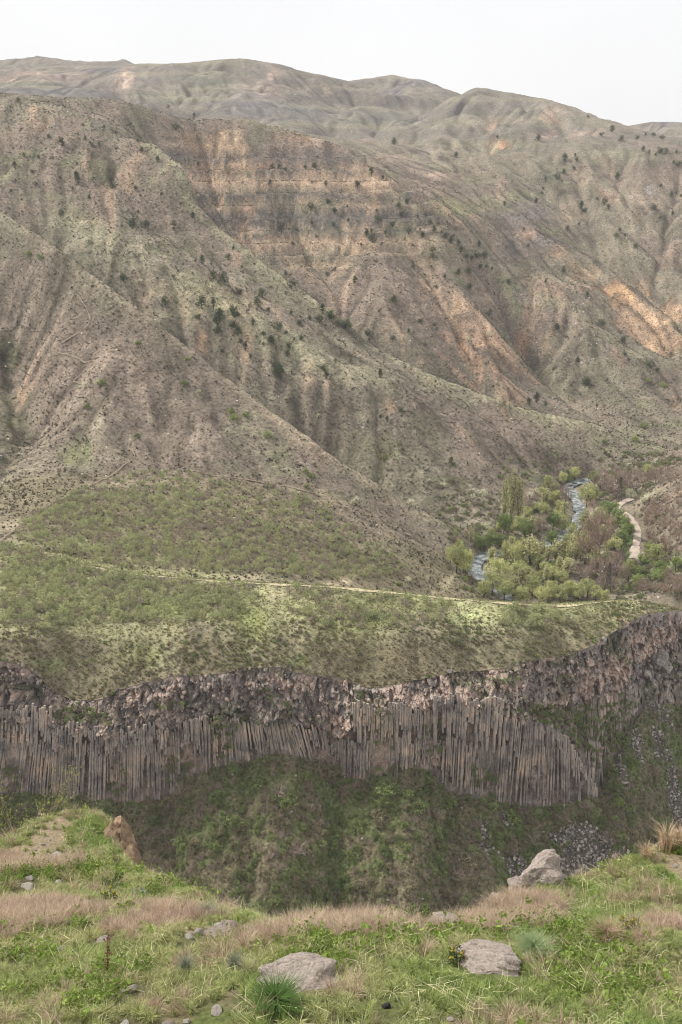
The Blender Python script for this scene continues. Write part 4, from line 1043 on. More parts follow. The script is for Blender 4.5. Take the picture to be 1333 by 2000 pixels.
def scatter(name, pts, scale, templates, which, col=None, tilt=0.12, label=None, parent=None, zs=None):
    """a mass nobody could count: points carrying instances of a few template meshes (geometry nodes)"""
    n = len(pts); g = np.random.default_rng(len(name) + n)
    me = bpy.data.meshes.new(name); me.vertices.add(n); me.vertices.foreach_set('co', np.asarray(pts, np.float32).ravel())
    def av(nm, typ, key, arr):
        a = me.attributes.new(nm, typ, 'POINT'); a.data.foreach_set(key, np.asarray(arr, np.float32 if typ != 'INT' else np.int32).ravel())
    rot = np.stack([g.normal(0, tilt, n), g.normal(0, tilt, n), g.uniform(0, 6.283, n)], 1)
    sc = np.repeat(np.asarray(scale)[:, None], 3, 1)
    if zs is not None: sc[:, 2] *= zs
    av('rot', 'FLOAT_VECTOR', 'vector', rot); av('scl', 'FLOAT_VECTOR', 'vector', sc); av('which', 'INT', 'value', which)
    if col is not None:
        c4 = np.ones((n, 4), np.float32); c4[:, :3] = col; av('icol', 'FLOAT_COLOR', 'color', c4)
    o = obj(name, me, parent); tag(o, label, None, None, 'stuff')
    ng = bpy.data.node_groups.new(name, 'GeometryNodeTree')
    ng.interface.new_socket('Geometry', in_out='INPUT', socket_type='NodeSocketGeometry'); ng.interface.new_socket('Geometry', in_out='OUTPUT', socket_type='NodeSocketGeometry')
    N = ng.nodes; LK = ng.links
    gi = N.new('NodeGroupInput'); go = N.new('NodeGroupOutput'); jn = N.new('GeometryNodeJoinGeometry')
    def named(nm, dt):
        q = N.new('GeometryNodeInputNamedAttribute'); q.data_type = dt; q.inputs['Name'].default_value = nm; return q
    nr_, ns_, nw = named('rot', 'FLOAT_VECTOR'), named('scl', 'FLOAT_VECTOR'), named('which', 'INT')
    for k, tme in enumerate(templates):
        to = bpy.data.objects.new(name + '_template', tme)
        oi = N.new('GeometryNodeObjectInfo'); oi.inputs['Object'].default_value = to
        cmp = N.new('FunctionNodeCompare'); cmp.data_type = 'INT'; cmp.operation = 'EQUAL'
        LK.new(nw.outputs['Attribute'], cmp.inputs['A'] if 'A' in cmp.inputs else cmp.inputs[2])
        ins = [s for s in cmp.inputs if s.type == 'INT']; LK.new(nw.outputs['Attribute'], ins[0]); ins[1].default_value = k
        ip = N.new('GeometryNodeInstanceOnPoints')
        LK.new(gi.outputs[0], ip.inputs['Points']); LK.new(cmp.outputs['Result'], ip.inputs['Selection']); LK.new(oi.outputs['Geometry'], ip.inputs['Instance'])
        LK.new(nr_.outputs['Attribute'], ip.inputs['Rotation']); LK.new(ns_.outputs['Attribute'], ip.inputs['Scale'])
        LK.new(ip.outputs['Instances'], jn.inputs[0])
    LK.new(jn.outputs[0], go.inputs[0])
    md = o.modifiers.new('scatter', 'NODES'); md.node_group = ng
    return o

# stones
def stone_mesh(seed, sub=2, rough=0.28, flat=0.7, mats=None, cut=True):
    g = np.random.default_rng(seed)
    import bmesh
    bm = bmesh.new(); bmesh.ops.create_icosphere(bm, subdivisions=sub, radius=1.0)
    P = np.array([v.co[:] for v in bm.verts])
    if cut:                         # knock flat facets off the block
        for _ in range(9):
            nv = g.normal(size=3); nv /= np.linalg.norm(nv); lim = g.uniform(0.55, 0.9)
            over = P @ nv - lim; P = P - np.where(over > 0, over, 0)[:, None] * nv * 0.92
    o1 = g.uniform(0, 50); nz = fbm(P[:, 0] * 1.7 + o1 + P[:, 2], P[:, 1] * 1.7 + P[:, 2] * 1.3 + o1, 4, seed)
    P = P * (1 + rough * nz)[:, None]; P[:, 2] *= flat
    for v, p in zip(bm.verts, P): v.co = p
    me = bpy.data.meshes.new('stone'); bm.to_mesh(me); bm.free()
    if mats: me.materials.append(mats)
    return me
def stone_mat(name, stops, sc=1.0, inst=False, lichen=True):
    m, nt, b = mat_basic(name, 0.95); oc = nd(nt, 'ShaderNodeTexCoord').outputs['Object']
    n1_ = noise_node(nt, 2.2 * sc, 5, oc, 0.7); n2_ = noise_node(nt, 9 * sc, 4, oc, 0.75)
    oi = nd(nt, 'ShaderNodeObjectInfo')
    base = ramp_node(nt, oi.outputs['Random'], stops).outputs['Color']
    r = ramp_node(nt, n1_.outputs['Fac'], [(0.3, 0.6), (0.5, 1.0), (0.7, 1.25)]); r2 = ramp_node(nt, n2_.outputs['Fac'], [(0.33, 0.55), (0.5, 1.0), (0.7, 1.3)])
    c = mul_node(nt, mul_node(nt, base, r.outputs['Color'], 1.0), r2.outputs['Color'], 0.9)
    if lichen:
        l_ = ramp_node(nt, n1_.outputs['Fac'], [(0.58, 0.0), (0.66, 0.7)]); c = mix_node(nt, l_.outputs['Color'], c, A(182,174,156))
        n3_ = noise_node(nt, 4.1 * sc, 3, oc, 0.6); l2 = ramp_node(nt, n3_.outputs['Fac'], [(0.66, 0.0), (0.71, 0.8)]); c = mix_node(nt, l2.outputs['Color'], c, A(170,134,72))
    nt.links.new(c, b.inputs['Base Color'])
    bu = nd(nt, 'ShaderNodeBump'); bu.inputs['Strength'].default_value = 0.8; bu.inputs['Distance'].default_value = 0.12
    nt.links.new(n2_.outputs['Fac'], bu.inputs['Height']); nt.links.new(bu.outputs['Normal'], b.inputs['Normal'])
    return m
M_SCREE = stone_mat('grey_scree', [(0, A(110,102,94)), (0.5, A(150,140,130)), (1, A(188,178,166))], 0.5, lichen=False)
M_STONE = stone_mat('pale_field_stone', [(0, A(188,174,160,1.1)), (0.5, A(204,192,178,1.15)), (1, A(220,210,198,1.15))])
# ------------------------------------------------------------------ river, road, footpaths, pylons
def strip(name, C, width, zoff, mat, cross=5, wob=0.0, seed=0, crown=0.0, drape=False):
    C = np.array(C); t = np.gradient(C[:, :2], axis=0); t /= np.linalg.norm(t, axis=1)[:, None] + 1e-9
    nrm = np.stack([-t[:, 1], t[:, 0]], 1); n = len(C); V = []
    wv = np.broadcast_to(np.asarray(width, float), (n,)) * (1 + wob * fbm(np.arange(n) / 6.0, np.zeros(n), 3, seed))
    for s in np.linspace(-1, 1, cross):
        p = C[:, :2] + nrm * (s * wv / 2 * (1 + 0.15 * wob * vnoise(np.arange(n) / 2.0, np.full(n, s * 3.0), seed + 3)))[:, None]
        z = (hz(p[:, 0], p[:, 1]) if drape else C[:, 2]) + zoff + crown * (1 - s * s)
        V.append(np.stack([p[:, 0], p[:, 1], z], 1))
    V = np.stack(V, 1).reshape(-1, 3)
    return mesh_np(name, V, grid_faces(n, cross), mat, True)
m_riv, nt, b = mat_basic('river_water', 0.12)
pos = world_pos(nt); q1 = noise_node(nt, 0.45, 4, pos, 0.6)
r = ramp_node(nt, q1.outputs['Fac'], [(0.40, A(96,104,100)), (0.56, A(136,144,146)), (0.70, A(190,196,198)), (0.84, A(232,232,232))])
nt.links.new(r.outputs['Color'], b.inputs['Base Color']); b.inputs['Specular IOR Level'].default_value = 0.5
rr = ramp_node(nt, q1.outputs['Fac'], [(0.48, 0.1), (0.58, 0.7)]); nt.links.new(rr.outputs['Color'], b.inputs['Roughness'])
q2 = noise_node(nt, 1.6, 4, pos, 0.7); bu = nd(nt, 'ShaderNodeBump'); bu.inputs['Strength'].default_value = 0.6; bu.inputs['Distance'].default_value = 0.2
nt.links.new(q2.outputs['Fac'], bu.inputs['Height']); nt.links.new(bu.outputs['Normal'], b.inputs['Normal'])
tag(obj('river', strip('river', RIVC, 5.2, 0.0, m_riv, 7, 0.5, 5)), 'shallow river with white rapids winding between spring trees', None, None, 'structure')
def dirt_mat(name, c1, c2, sc=0.8):
    m, nt, b = mat_basic(name, 1.0); q = noise_node(nt, sc, 5, world_pos(nt), 0.7)
    nt.links.new(ramp_node(nt, q.outputs['Fac'], [(0.35, c1), (0.65, c2)]).outputs['Color'], b.inputs['Base Color']); return m
M_DIRT = dirt_mat('pale_dirt', A(168,150,130), A(204,188,168))
tag(obj('dirt_road', strip('dirt_road', ROADC, 3.0, 0.03, M_DIRT, 5, 0.5, 9, 0.06)), 'pale dirt road bending along the valley floor', None, None, 'structure')
M_PATH = dirt_mat('trodden_path', A(138,122,102), A(160,142,118), 0.5)
TRAILS = [([(150,575),(168,600),(180,632),(140,660),(102,686),(150,700),(192,708),(168,724),(140,742),(185,772),(196,792),(222,800),(228,812),(255,826),(278,850),(262,862),(246,872),(268,892),(240,912),(200,938),(150,962),(100,985),(50,1022),(0,1058)], 0.34, 'zigzag footpath climbing the brown spur on the left'),
          ([(350,920),(420,930),(500,940),(560,950),(620,966)], 0.45, 'faint terrace path along the foot of the brown spur'),
          ([(0,500),(30,480)], 0.6, 'short pale path trace near the left edge'),
          ([(870,640),(885,680),(905,720),(930,752)], 0.9, 'pale washed gully line down the reddish slope'),
          ([(820,590),(850,640),(862,690)], 0.6, 'narrow pale gully line left of the reddish slope')]
M_STRAW = dirt_mat('dry_verge_grass', A(176,162,124), A(204,188,148), 0.6)
back = [at(*p) for p in ((165,1101,221.0),(240,1116,218.0),(330,1124,215.4),(410,1131,213.0),(510,1136,211.0),(640,1141,209.0),(800,1156,205.0),(940,1171,204.0),(1100,1181,205.0),(1200,1167,211.0))]
tag(obj('grass_track', strip('grass_track', ribbon(back, 160), 1.1, 0.1, M_STRAW, 4, 1.3, 14, 0.0, True)), 'pale dry grass track along the back edge of the plateau', None, None, 'structure')
for pts, w, lb in TRAILS[:2]:
    hp = [hit(*p) for p in pts]; hp = [h for h in hp if h]
    tag(obj('footpath', strip('footpath', ribbon(hp, 24 * len(hp)), w, 0.4 if len(hp) > 8 else 0.2, M_PATH, 3, 0.8, 4, 0.0, True)), lb, None, None, 'structure')
m_steel, nt, b = mat_basic('weathered_steel', 0.7); b.inputs['Base Color'].default_value = (*A(92,84,80), 1); b.inputs['Metallic'].default_value = 0.3
m_ins, nt, b = mat_basic('insulator_glass', 0.3); b.inputs['Base Color'].default_value = (*A(206,206,200), 1)
def pylon(pos, h, label, rz_):
    r = empty('power_pylon', pos); r.rotation_euler = (0, 0, rz_); tag(r, label, 'pylon', 'power pylons in the valley')
    w0, w1 = h * 0.075, h * 0.02
    cor = lambda k, t: Vector(((w0 + (w1 - w0) * t) * (1 if k in (0, 1) else -1), (w0 + (w1 - w0) * t) * (1 if k in (0, 3) else -1), t * h))
    mb = MB(); th = h * 0.0075
    for k in range(4): mb.tube([cor(k, -0.03), cor(k, 1.0)], [th * 1.3, th], 4)
    for i in range(8):
        t0, t1 = i / 8, (i + 1) / 8
        for k in range(4):
            mb.tube([cor(k, t0), cor((k + 1) % 4, t1)], [th * 0.6] * 2, 3); mb.tube([cor((k + 1) % 4, t0), cor(k, t1)], [th * 0.6] * 2, 3)
    obj('mast', mb.mesh('mast', m_steel), r)
    for zz_, hw in ((0.74, 0.24), (0.90, 0.17)):
        ab = MB()
        for sy in (-1, 1):
            ab.tube([(-hw * h, 0, zz_ * h), (0, sy * w1, zz_ * h - 0.02 * h), (hw * h, 0, zz_ * h)], [th * 0.8] * 3, 4)
        ab.tube([(-hw * h, 0, zz_ * h), (0, 0, (zz_ + 0.07) * h), (hw * h, 0, zz_ * h)], [th * 0.7] * 3, 4)
        arm = obj('cross_arm', ab.mesh('cross_arm', m_steel), r)
        for sx in (-1, 1):
            ib = MB(); x = sx * hw * h
            ib.tube([(x, 0, zz_ * h), (x + sx * 0.02 * h, 0, (zz_ - 0.03) * h), (x + sx * 0.03 * h, 0, (zz_ - 0.06) * h)], [th * 1.1, th * 1.6, th * 1.1], 5)
            obj('insulator', ib.mesh('insulator', m_ins), arm)
    return r
h_ = hit(1209, 979); pylon(h_, 10.5, 'smaller lattice power pylon beyond the road bend', 0.3)
q = wp(1187, 300, -131); pylon((q[0], 300, float(hz(q[0], 300))), 10.0, 'lattice power pylon just behind the plateau edge at right', 0.2)

# ------------------------------------------------------------------ trees along the river, one by one
def metres(hpx, p): return hpx * (p[1] * CT - p[2] * ST) / FOC
VT = [  # kind, px, py of the foot, height px, width, name, label
 ('poplar',984,1018,78,0.8,'poplar_tree','left of three tall slender poplars by the river'),
 ('poplar',998,1024,94,0.85,'poplar_tree','tallest middle poplar of the three by the river'),
 ('poplar',1012,1025,88,0.8,'poplar_tree','right of three tall slender poplars by the river'),
 ('green',984,1048,42,0.9,'broadleaf_tree','fresh green tree in front of the three poplars'),
 ('green',1024,1052,34,0.95,'broadleaf_tree','fresh green tree right of the three poplars foot'),
 ('willow',892,1120,58,0.75,'willow_tree','yellow green willow on the left river bank bend'),
 ('willow',909,1124,50,0.8,'willow_tree','willow close to the white water on the left bank'),
 ('willow',880,1100,32,0.9,'willow_tree','leftmost small willow at the slope foot'),
 ('green',938,1074,26,1.2,'broadleaf_tree','low dark green tree left of the river island'),
 ('green',958,1072,28,1.2,'broadleaf_tree','low rounded tree above the lower river bend'),
 ('green',978,1070,26,1.2,'broadleaf_tree','low rounded tree right above the lower river bend'),
 ('green',1003,1074,24,1.2,'broadleaf_tree','low rounded tree left of the pale poplar'),
 ('poplar',1036,1104,52,2.3,'poplar_tree','pale broad poplar in the middle of the valley'),
 ('willow',1007,1106,44,0.85,'willow_tree','willow left of the pale broad poplar'),
 ('willow',986,1098,38,0.85,'willow_tree','willow beside the lower river bend, right bank'),
 ('wide',975,1158,60,0.9,'willow_tree','leaning willow with dark forked trunk near the river'),
 ('bare_pink',1148,1104,86,0.9,'bare_tree','tall pale brown tree still bare, left of a fuller one'),
 ('bare_pink',1170,1092,84,1.0,'bare_tree','tallest fuller brown tree in the valley middle'),
 ('poplar',1100,1100,44,1.9,'poplar_tree','pale yellow poplar left of the tall bare tree'),
 ('poplar',1125,1098,40,1.9,'poplar_tree','pale yellow poplar against the tall bare tree'),
 ('green',1077,1072,34,0.9,'broadleaf_tree','round green tree with pale top beside the river gap'),
 ('green',1084,1082,18,1.1,'broadleaf_tree','small round bush tree below the river gap'),
 ('willow',1117,1050,26,1.1,'willow_tree','willow right below the upstream rapids'),
 ('willow',1098,1044,36,1.0,'willow_tree','yellow willow left of the upstream rapids'),
 ('green',1080,1038,34,1.0,'broadleaf_tree','green tree in the thicket left of the rapids'),
 ('wide',1060,1010,26,1.1,'willow_tree','spreading yellow willow behind the poplars'),
 ('bare',1056,1042,30,1.2,'bare_tree','grey bare tree in the thicket right of the poplars'),
 ('bare',1105,990,36,1.0,'bare_tree','grey bare tree on the bank above the rapids'),
 ('willow',1071,955,24,1.1,'willow_tree','round willow left of the upper river'),
 ('willow',1084,962,18,1.2,'willow_tree','small willow at the upper left bank'),
 ('willow',1097,946,22,1.1,'willow_tree','willow behind the top of the river'),
 ('willow',1122,938,24,1.2,'willow_tree','uppermost willow at the far river bend'),
 ('green',1112,946,18,1.1,'broadleaf_tree','small green tree at the far river bend'),
 ('wide',1146,990,40,0.95,'willow_tree','bright round willow on the right upper bank'),
 ('green',1160,950,26,1.2,'broadleaf_tree','soft green tree above the bright round willow'),
 ('green',1188,1016,34,1.0,'broadleaf_tree','green tree left of the dirt road bend'),
 ('green',1206,1024,30,1.1,'broadleaf_tree','green tree hugging the dirt road bend'),
 ('green',1217,1036,28,1.1,'broadleaf_tree','round green tree inside the dirt road curve'),
 ('green',1229,1052,26,1.1,'broadleaf_tree','round green tree touching the dirt road'),
 ('wide',1172,1030,36,0.9,'willow_tree','yellow willow behind the tallest bare tree'),
 ('willow',1228,1128,34,0.95,'willow_tree','willow at the near end of the dirt road'),
 ('bare',1164,1126,34,1.3,'bare_tree','purplish bare tree below the tall brown trees'),
 ('bare',1184,1132,38,1.3,'bare_tree','purplish bare tree left of the near pylon'),
 ('bare',1202,1122,36,1.3,'bare_tree','purplish bare tree beside the near pylon'),
 ('bare',1216,1138,30,1.3,'bare_tree','purplish bare tree right of the near pylon'),
 ('bare',1140,1136,28,1.3,'bare_tree','grey bare tree in the near valley thicket'),
 ('bare_pink',915,1052,18,1.6,'bare_tree','reddish bare thicket tree at the slope foot'),
 ('bare_pink',894,1066,18,1.6,'bare_tree','reddish bare bush tree left of the river bend'),
 ('bare',1178,944,26,1.3,'bare_tree','grey bare tree left of the far pylon'),
 ('bare',1196,972,34,1.2,'bare_tree','grey bare tree at the foot of the far pylon'),
 ('bare',1222,952,28,1.3,'bare_tree','purple grey tree right of the far pylon'),
 ('bare',1244,946,26,1.3,'bare_tree','purple grey tree in the far thicket middle'),
 ('bare',1268,940,24,1.3,'bare_tree','purple grey tree at the far thicket right'),
 ('bare',1292,934,22,1.3,'bare_tree','purple grey tree where the far thicket thins'),
 ('bare',1204,938,22,1.3,'bare_tree','purple grey tree on the far thicket edge'),
 ('wide',1266,928,18,1.2,'willow_tree','yellow willow rising behind the far thicket'),
 ('blossom',953,1034,16,1.5,'blossom_shrub','white blossom shrub above the reddish thicket'),
 ('blossom',938,972,18,1.8,'blossom_shrub','white blossom shrub on the slope foot left of the valley'),
 ('blossom',1046,965,14,1.5,'blossom_shrub','white blossom shrub in the upper left thicket'),
 ('blossom',1034,972,12,1.5,'blossom_shrub','smaller white blossom shrub in the upper left thicket'),
 ('blossom',1268,982,18,1.8,'blossom_shrub','large white blossom shrub above the road'),
 ('blossom',1284,970,16,1.8,'blossom_shrub','white blossom shrub on the right hill crest'),
 ('blossom',1232,972,18,1.2,'blossom_shrub','white blossom shrub beside the road end'),
 ('blossom',1204,1054,22,1.0,'blossom_shrub','white blossom shrub on grass inside the road curve'),
 ('blossom',1120,1112,20,1.0,'blossom_shrub','small white blossom tree below the tall bare tree'),
 ('scrub_green',1080,1112,16,1.4,'shrub','round green bush on the valley floor'),
 ('willow',1284,1098,34,1.2,'willow_tree','yellow brown tree on the right hill foot'),
 ('bare_pink',1300,1088,34,1.1,'bare_tree','reddish brown tree on the right hill'),
 ('bare_pink',1322,1066,30,1.2,'bare_tree','reddish brown tree at the right picture edge'),
 ('bare',1296,1036,24,1.5,'bare_tree','brown bare bush tree on the right hill above the road'),
 ('bare',1316,1016,22,1.5,'bare_tree','brown bare bush tree high on the right hill'),
 ('bare',1268,1060,28,1.3,'bare_tree','brown bare tree right of the dirt road'),
 ('bare',1308,1166,42,1.2,'bare_tree','large brown bare tree on the lower right hill'),
 ('bare',1326,1168,40,1.2,'bare_tree','brown bare tree at the lower right edge'),
 ('twiggy',1270,1152,26,1.3,'bare_tree','dark twiggy bush on the right hill foot'),
 ('scrub',1262,1128,18,1.3,'shrub','dark green bush right of the road end'),
]
for i, (kind, px, py, hp, wd_, nm, lb) in enumerate(VT):
    p = hit(px, py)
    if p is None or p[1] < 250: 
        q = wp(px, 300, -131); p = (q[0], 300.0, float(hz(q[0], 300.0)))
    plant(nm, kind, p, metres(hp, p) * 1.18, lb, {'poplar_tree': 'poplar', 'willow_tree': 'willow', 'broadleaf_tree': 'tree', 'bare_tree': 'tree', 'blossom_shrub': 'shrub', 'shrub': 'shrub'}[nm], 'spring trees along the river', wd_ * 0.9, 500 + i)
ROWT = [(945,292,6.2,'willow'),(962,300,7.2,'wide'),(985,296,7.8,'willow'),(1004,303,8.4,'poplar'),(1020,297,7.2,'willow'),(1040,302,7.4,'willow'),(1058,296,6.4,'wide'),(1076,300,6.2,'willow'),(1094,296,6.4,'wide'),(1112,299,6.2,'willow'),(1130,296,6.4,'willow'),(1147,298,6.0,'wide'),(1163,294,5.4,'willow'),(1180,292,4.8,'willow')]
for i, (px, d, h, kind) in enumerate(ROWT):
    q = wp(px, d, -132); p = (q[0], d, float(hz(q[0], d)))
    side = 'leftmost' if i == 0 else 'rightmost' if i == len(ROWT) - 1 else None
    plant('willow_tree', kind, p, h, ('%s yellow willow peeking over the plateau edge' % side) if side else 'yellow willow in the row peeking over the plateau edge', 'willow', 'willow row behind the plateau edge', 1.0 if kind != 'poplar' else 2.2, 800 + i)

# the thicket between them
FILL = [('grey bare thicket bush among the river trees', 'bare', 'bare_tree', [(1020,985),(1035,1000),(1048,985),(1062,1030),(1040,1028),(1090,965),(1150,1010),(1160,1000),(1165,1060),(1130,1120),(1150,1130),(1175,1145),(1195,1150),(1210,1100),(1190,1100),(1230,960),(1256,952),(1280,945),(1305,940),(1325,935),(1166,955),(1186,958),(1212,945),(1310,950),(1290,950)]),
        ('yellow green thicket willow among the river trees', 'willow', 'willow_tree', [(1000,1045),(1015,1035),(1030,1015),(1050,1000),(1045,1060),(1065,1050),(1088,1020),(1092,1005),(1115,1020),(1052,1108),(1020,1112),(1066,1120),(1080,1130),(1050,1135),(1030,1130),(1010,1125),(1096,1140),(1130,960),(1140,965),(1150,975),(1155,1030),(1060,970),(1072,985),(1085,978),(1100,960),(926,1072),(915,1085),(960,1050),(975,1040),(1110,1068),(1140,1060),(1180,1050),(1200,1075),(1185,1075)]),
        ('green thicket tree near the road and the right hill', 'green', 'broadleaf_tree', [(1198,1008),(1222,1046),(1215,1060),(1196,1036),(1180,1000),(1248,1130),(1258,1105),(1270,1088),(1245,1148),(1290,1120),(1320,1110),(1285,1140)]),
        ('brown bare bush covering the right hill', 'bare_pink', 'bare_tree', [(1265,1030),(1280,1015),(1300,1005),(1325,990),(1310,1045),(1330,1040),(1275,1075),(1295,1065),(1325,1085),(1255,1160),(1290,1160),(1328,1140),(1305,1130),(1275,1000),(1300,985),(1325,965),(1260,1012)])]
FILL.append(('feathery pale poplar in the grove beside the river', 'poplar', 'poplar_tree', [(1046,1090),(1058,1096),(1070,1100),(1086,1098),(1112,1104),(1134,1092),(1022,1090),(998,1088),(960,1100),(948,1110),(1092,1120),(1106,1126),(1066,1140),(1040,1142),(1018,1140),(1052,1040),(1036,1048),(1080,1052),(1140,1040),(1148,1076),(1124,1074),(1160,1108),(1182,1110),(1118,1086),(900,1096),(920,1060),(1150,1046),(1100,1016),(1064,996),(1160,978)]))
for lb, kind, nm, lst in FILL:
    for k, (px, py) in enumerate(lst):
        p = hit(px, py)
        if p is None or p[1] < 250 or dist_line([r[:2] for r in RIVC], np.array(p[0]), np.array(p[1])) < 4.5: continue
        rr_ = random.Random(px * 3 + py)
        plant(nm, kind, p, metres(rr_.uniform(20, 32) if kind != 'poplar' else rr_.uniform(34, 50), p), lb, {'bare_tree': 'tree', 'willow_tree': 'willow', 'broadleaf_tree': 'tree', 'poplar_tree': 'poplar'}[nm], 'thicket along the river', rr_.uniform(1.0, 1.5) if kind != 'poplar' else rr_.uniform(1.3, 2.2), px + py)

# ------------------------------------------------------------------ junipers and blossom shrubs on the slopes
J1 = [(72,242),(658,262),(760,300),(688,348),(512,332),(325,333),(407,342),(452,366),(245,410),(335,388),(352,402),(390,410),(360,412),(556,432),(538,395),(618,474),(302,484),(60,500),(128,516),(62,550),(44,590),(140,565),(300,534),(305,553),(236,540),(365,545),(437,552),(440,578),(285,582),(350,618),(530,580),(550,610),(542,675),(570,732),(478,728),(240,686),(523,724),(682,720),(680,738),(792,870),(893,852),(945,886),(484,938),(648,1032),(878,942),(835,928),(680,926),(935,990),(1025,1000),(1010,1040),(1140,968),(1048,1056),(1138,1070),(1212,1086),(1172,1108),(1290,1086),(1116,915),(755,690),(775,485),(1065,497),(1090,495),(1118,507),(1192,497),(1230,497),(1055,560),(1275,565),(1215,655),(1280,635),(1105,725),(1100,748),(1145,800),(1240,768),(1280,918),(1310,898),(1306,670),(1305,725),(1220,715),(95,450),(150,460),(190,380),(1260,1060),(1250,1100),(790,1040),(835,1045),(770,1085),(860,1075),(905,1060),(930,1075),(850,1110),(915,1120)]
J3 = [(860,50),(920,40),(780,45),(850,100),(870,175),(930,110),(960,170),(980,200),(940,140),(990,75),(1030,110),(1060,140),(1030,150),(1080,165),(1130,160),(1125,190),(1140,260),(1080,235),(1090,275),(1265,250),(1275,280),(1310,215),(1090,90),(1120,105),(1150,130),(1180,130),(1170,70),(1210,50),(1290,45)]
J2 = [(65,570),(120,520),(165,540),(260,634),(238,684),(225,650),(205,725),(140,670),(145,710),(25,650),(30,705),(100,760),(125,790),(80,800),(160,800),(175,755),(120,750),(250,780),(280,800),(265,750),(320,770),(310,740),(300,690),(330,690),(350,715),(380,720),(365,745),(395,750),(410,770),(440,765),(430,790),(460,800),(470,830),(490,850),(510,855),(530,850),(560,850),(545,890),(500,908),(590,895),(460,912),(405,925),(360,850),(355,885),(280,870),(285,890),(360,825),(505,968),(600,995),(580,1075),(655,952),(372,965),(868,905),(800,945),(730,805),(540,805),(570,885),(962,1005),(1020,1115),(950,670),(885,740),(910,500),(875,470),(920,470),(915,452),(800,545),(845,540),(870,520),(770,388),(612,380),(1060,355),(1018,372),(1095,395),(1160,385),(1190,370),(1220,375),(1255,385),(1270,440),(1300,480),(1310,440),(1320,490),(1205,440),(1230,450),(1250,440),(1180,430),(1080,540),(1295,680),(1248,695),(1225,660),(1250,570),(1310,600),(1290,610),(1330,610),(1075,770),(1150,810),(640,645),(715,740),(785,600),(765,630),(790,580),(965,300),(1165,324),(210,407),(450,455),(55,945),(150,1060),(205,1170),(205,1020),(265,1140),(310,1100),(365,1115),(330,1190),(105,1150),(940,655),(1000,620),(1030,640),(1045,660),(1090,745),(1110,765),(930,720)]
J4 = [(20,80),(265,95),(310,60),(252,240),(155,275),(105,452),(155,430),(180,445),(235,410),(900,310),(962,305),(830,245),(1000,392),(765,372),(800,385),(735,382),(935,345),(845,90),(1100,145),(1110,190),(1125,210),(1210,240),(1235,250),(1265,165),(1290,190),(925,215),(1040,290),(585,20),(495,615),(430,615)]
BIGJ = {(900,310),(962,305),(1265,250),(1275,280),(960,170),(980,200),(1090,275),(125,790),(100,760),(160,800),(1110,190),(1235,250),(1210,240)}
def jregion(px, py):
    if py < 235: return 'on the pale far hill under the skyline'
    if px > 1080 and py < 420: return 'on the upper right slopes below the skyline'
    if px > 1080 and py < 620: return 'on the right slopes around the orange scar'
    if px > 1080: return 'on the lower right slope above the valley'
    if 370 < px < 610 and py > 570: return 'in the dark clump hollow on the left green spur'
    if px < 520 and py < 300: return 'on the upper left mountain shoulder'
    if px < 380 and py < 480: return 'on the green slope left of the banded cliff'
    if 370 < px < 730 and py < 530: return 'on the banded cliff face'
    if px < 640 : return 'on the grassy crest of the left green spur'
    if 760 < px < 1000 and py < 545: return 'along the crest right of the banded cliff'
    if py < 545: return 'on the slope just right of the banded cliff'
    if px < 780 and py < 700: return 'at the foot of the central mountain'
    if px < 1000: return 'around the reddish bare slope'
    return 'on the open slope right of the reddish scar'
g = random.Random(5); used_lab = {}
def jun(px, py, big):
    p = hit(px, py)
    if p is None: return
    hpx = 6.5 + 10 * g.random() ** 1.5 * (1.6 if big else 1.0) * (700 / max(p[1], 430)) ** 0.5 * (1.25 if p[1] < 520 else 1.0)
    if 370 < px < 640 and 570 < py < 740: hpx *= 1.1
    kind = g.choice(['juniper', 'juniper_round', 'juniper_round']); reg = jregion(px, py)
    lb = ('large ' if big else 'small ' if hpx < 10.5 else 'medium ') + 'dark ' + ('rounded' if kind == 'juniper_round' else 'pointed') + ' juniper ' + reg
    plant('juniper_tree', kind, p, metres(hpx, p), lb, 'juniper', 'dark junipers on the mountain slopes', g.uniform(0.95, 1.4), g.randrange(9999))
for (x, y) in J1: jun(x / 2, y / 2 + 80, (x, y) in BIGJ)
for (x, y) in J3: jun(x / 2, y / 2 + 600, (x, y) in BIGJ)
for (x, y) in J2: jun(666 + x / 2, y / 2 + 80, (x, y) in BIGJ)
for (x, y) in J4: jun(666 + x / 2, y / 2 + 600, (x, y) in BIGJ)
S1 = [(715,925,'b'),(740,960,'b'),(765,965,'b'),(830,965,'b'),(545,945,'b'),(970,838,'b'),(640,520,'b'),(115,838,'g'),(160,850,'d'),(210,985,'t')]
S3 = [(540,145,'g'),(735,205,'g'),(720,300,'g'),(775,338,'b'),(915,437,'g'),(960,425,'g'),(955,480,'b'),(990,505,'b'),(890,490,'b'),(1047,505,'g'),(1245,432,'b'),(1195,645,'g'),(1215,665,'g'),(1200,700,'g'),(335,310,'b'),(380,300,'b'),(400,300,'g'),(310,320,'b'),(40,465,'d'),(340,395,'d'),(285,735,'d'),(1070,700,'t'),(205,345,'t'),(50,180,'t'),(905,410,'d'),(1230,620,'d'),(540,510,'d')]
S4 = [(560,378,'b'),(620,375,'b'),(580,110,'b'),(345,685,'b'),(1150,520,'g'),(1160,500,'b'),(1290,530,'b'),(1260,520,'b'),(1310,540,'b'),(1230,560,'b'),(1230,610,'b'),(45,770,'b'),(60,760,'b'),(270,770,'b'),(400,700,'b'),(480,775,'g'),(540,745,'b'),(560,760,'b'),(520,720,'b'),(260,1075,'b'),(230,1085,'g'),(1030,530,'d'),(660,345,'t'),(440,620,'d'),(170,590,'g'),(1200,290,'g'),(1260,310,'g'),(1180,470,'g')]
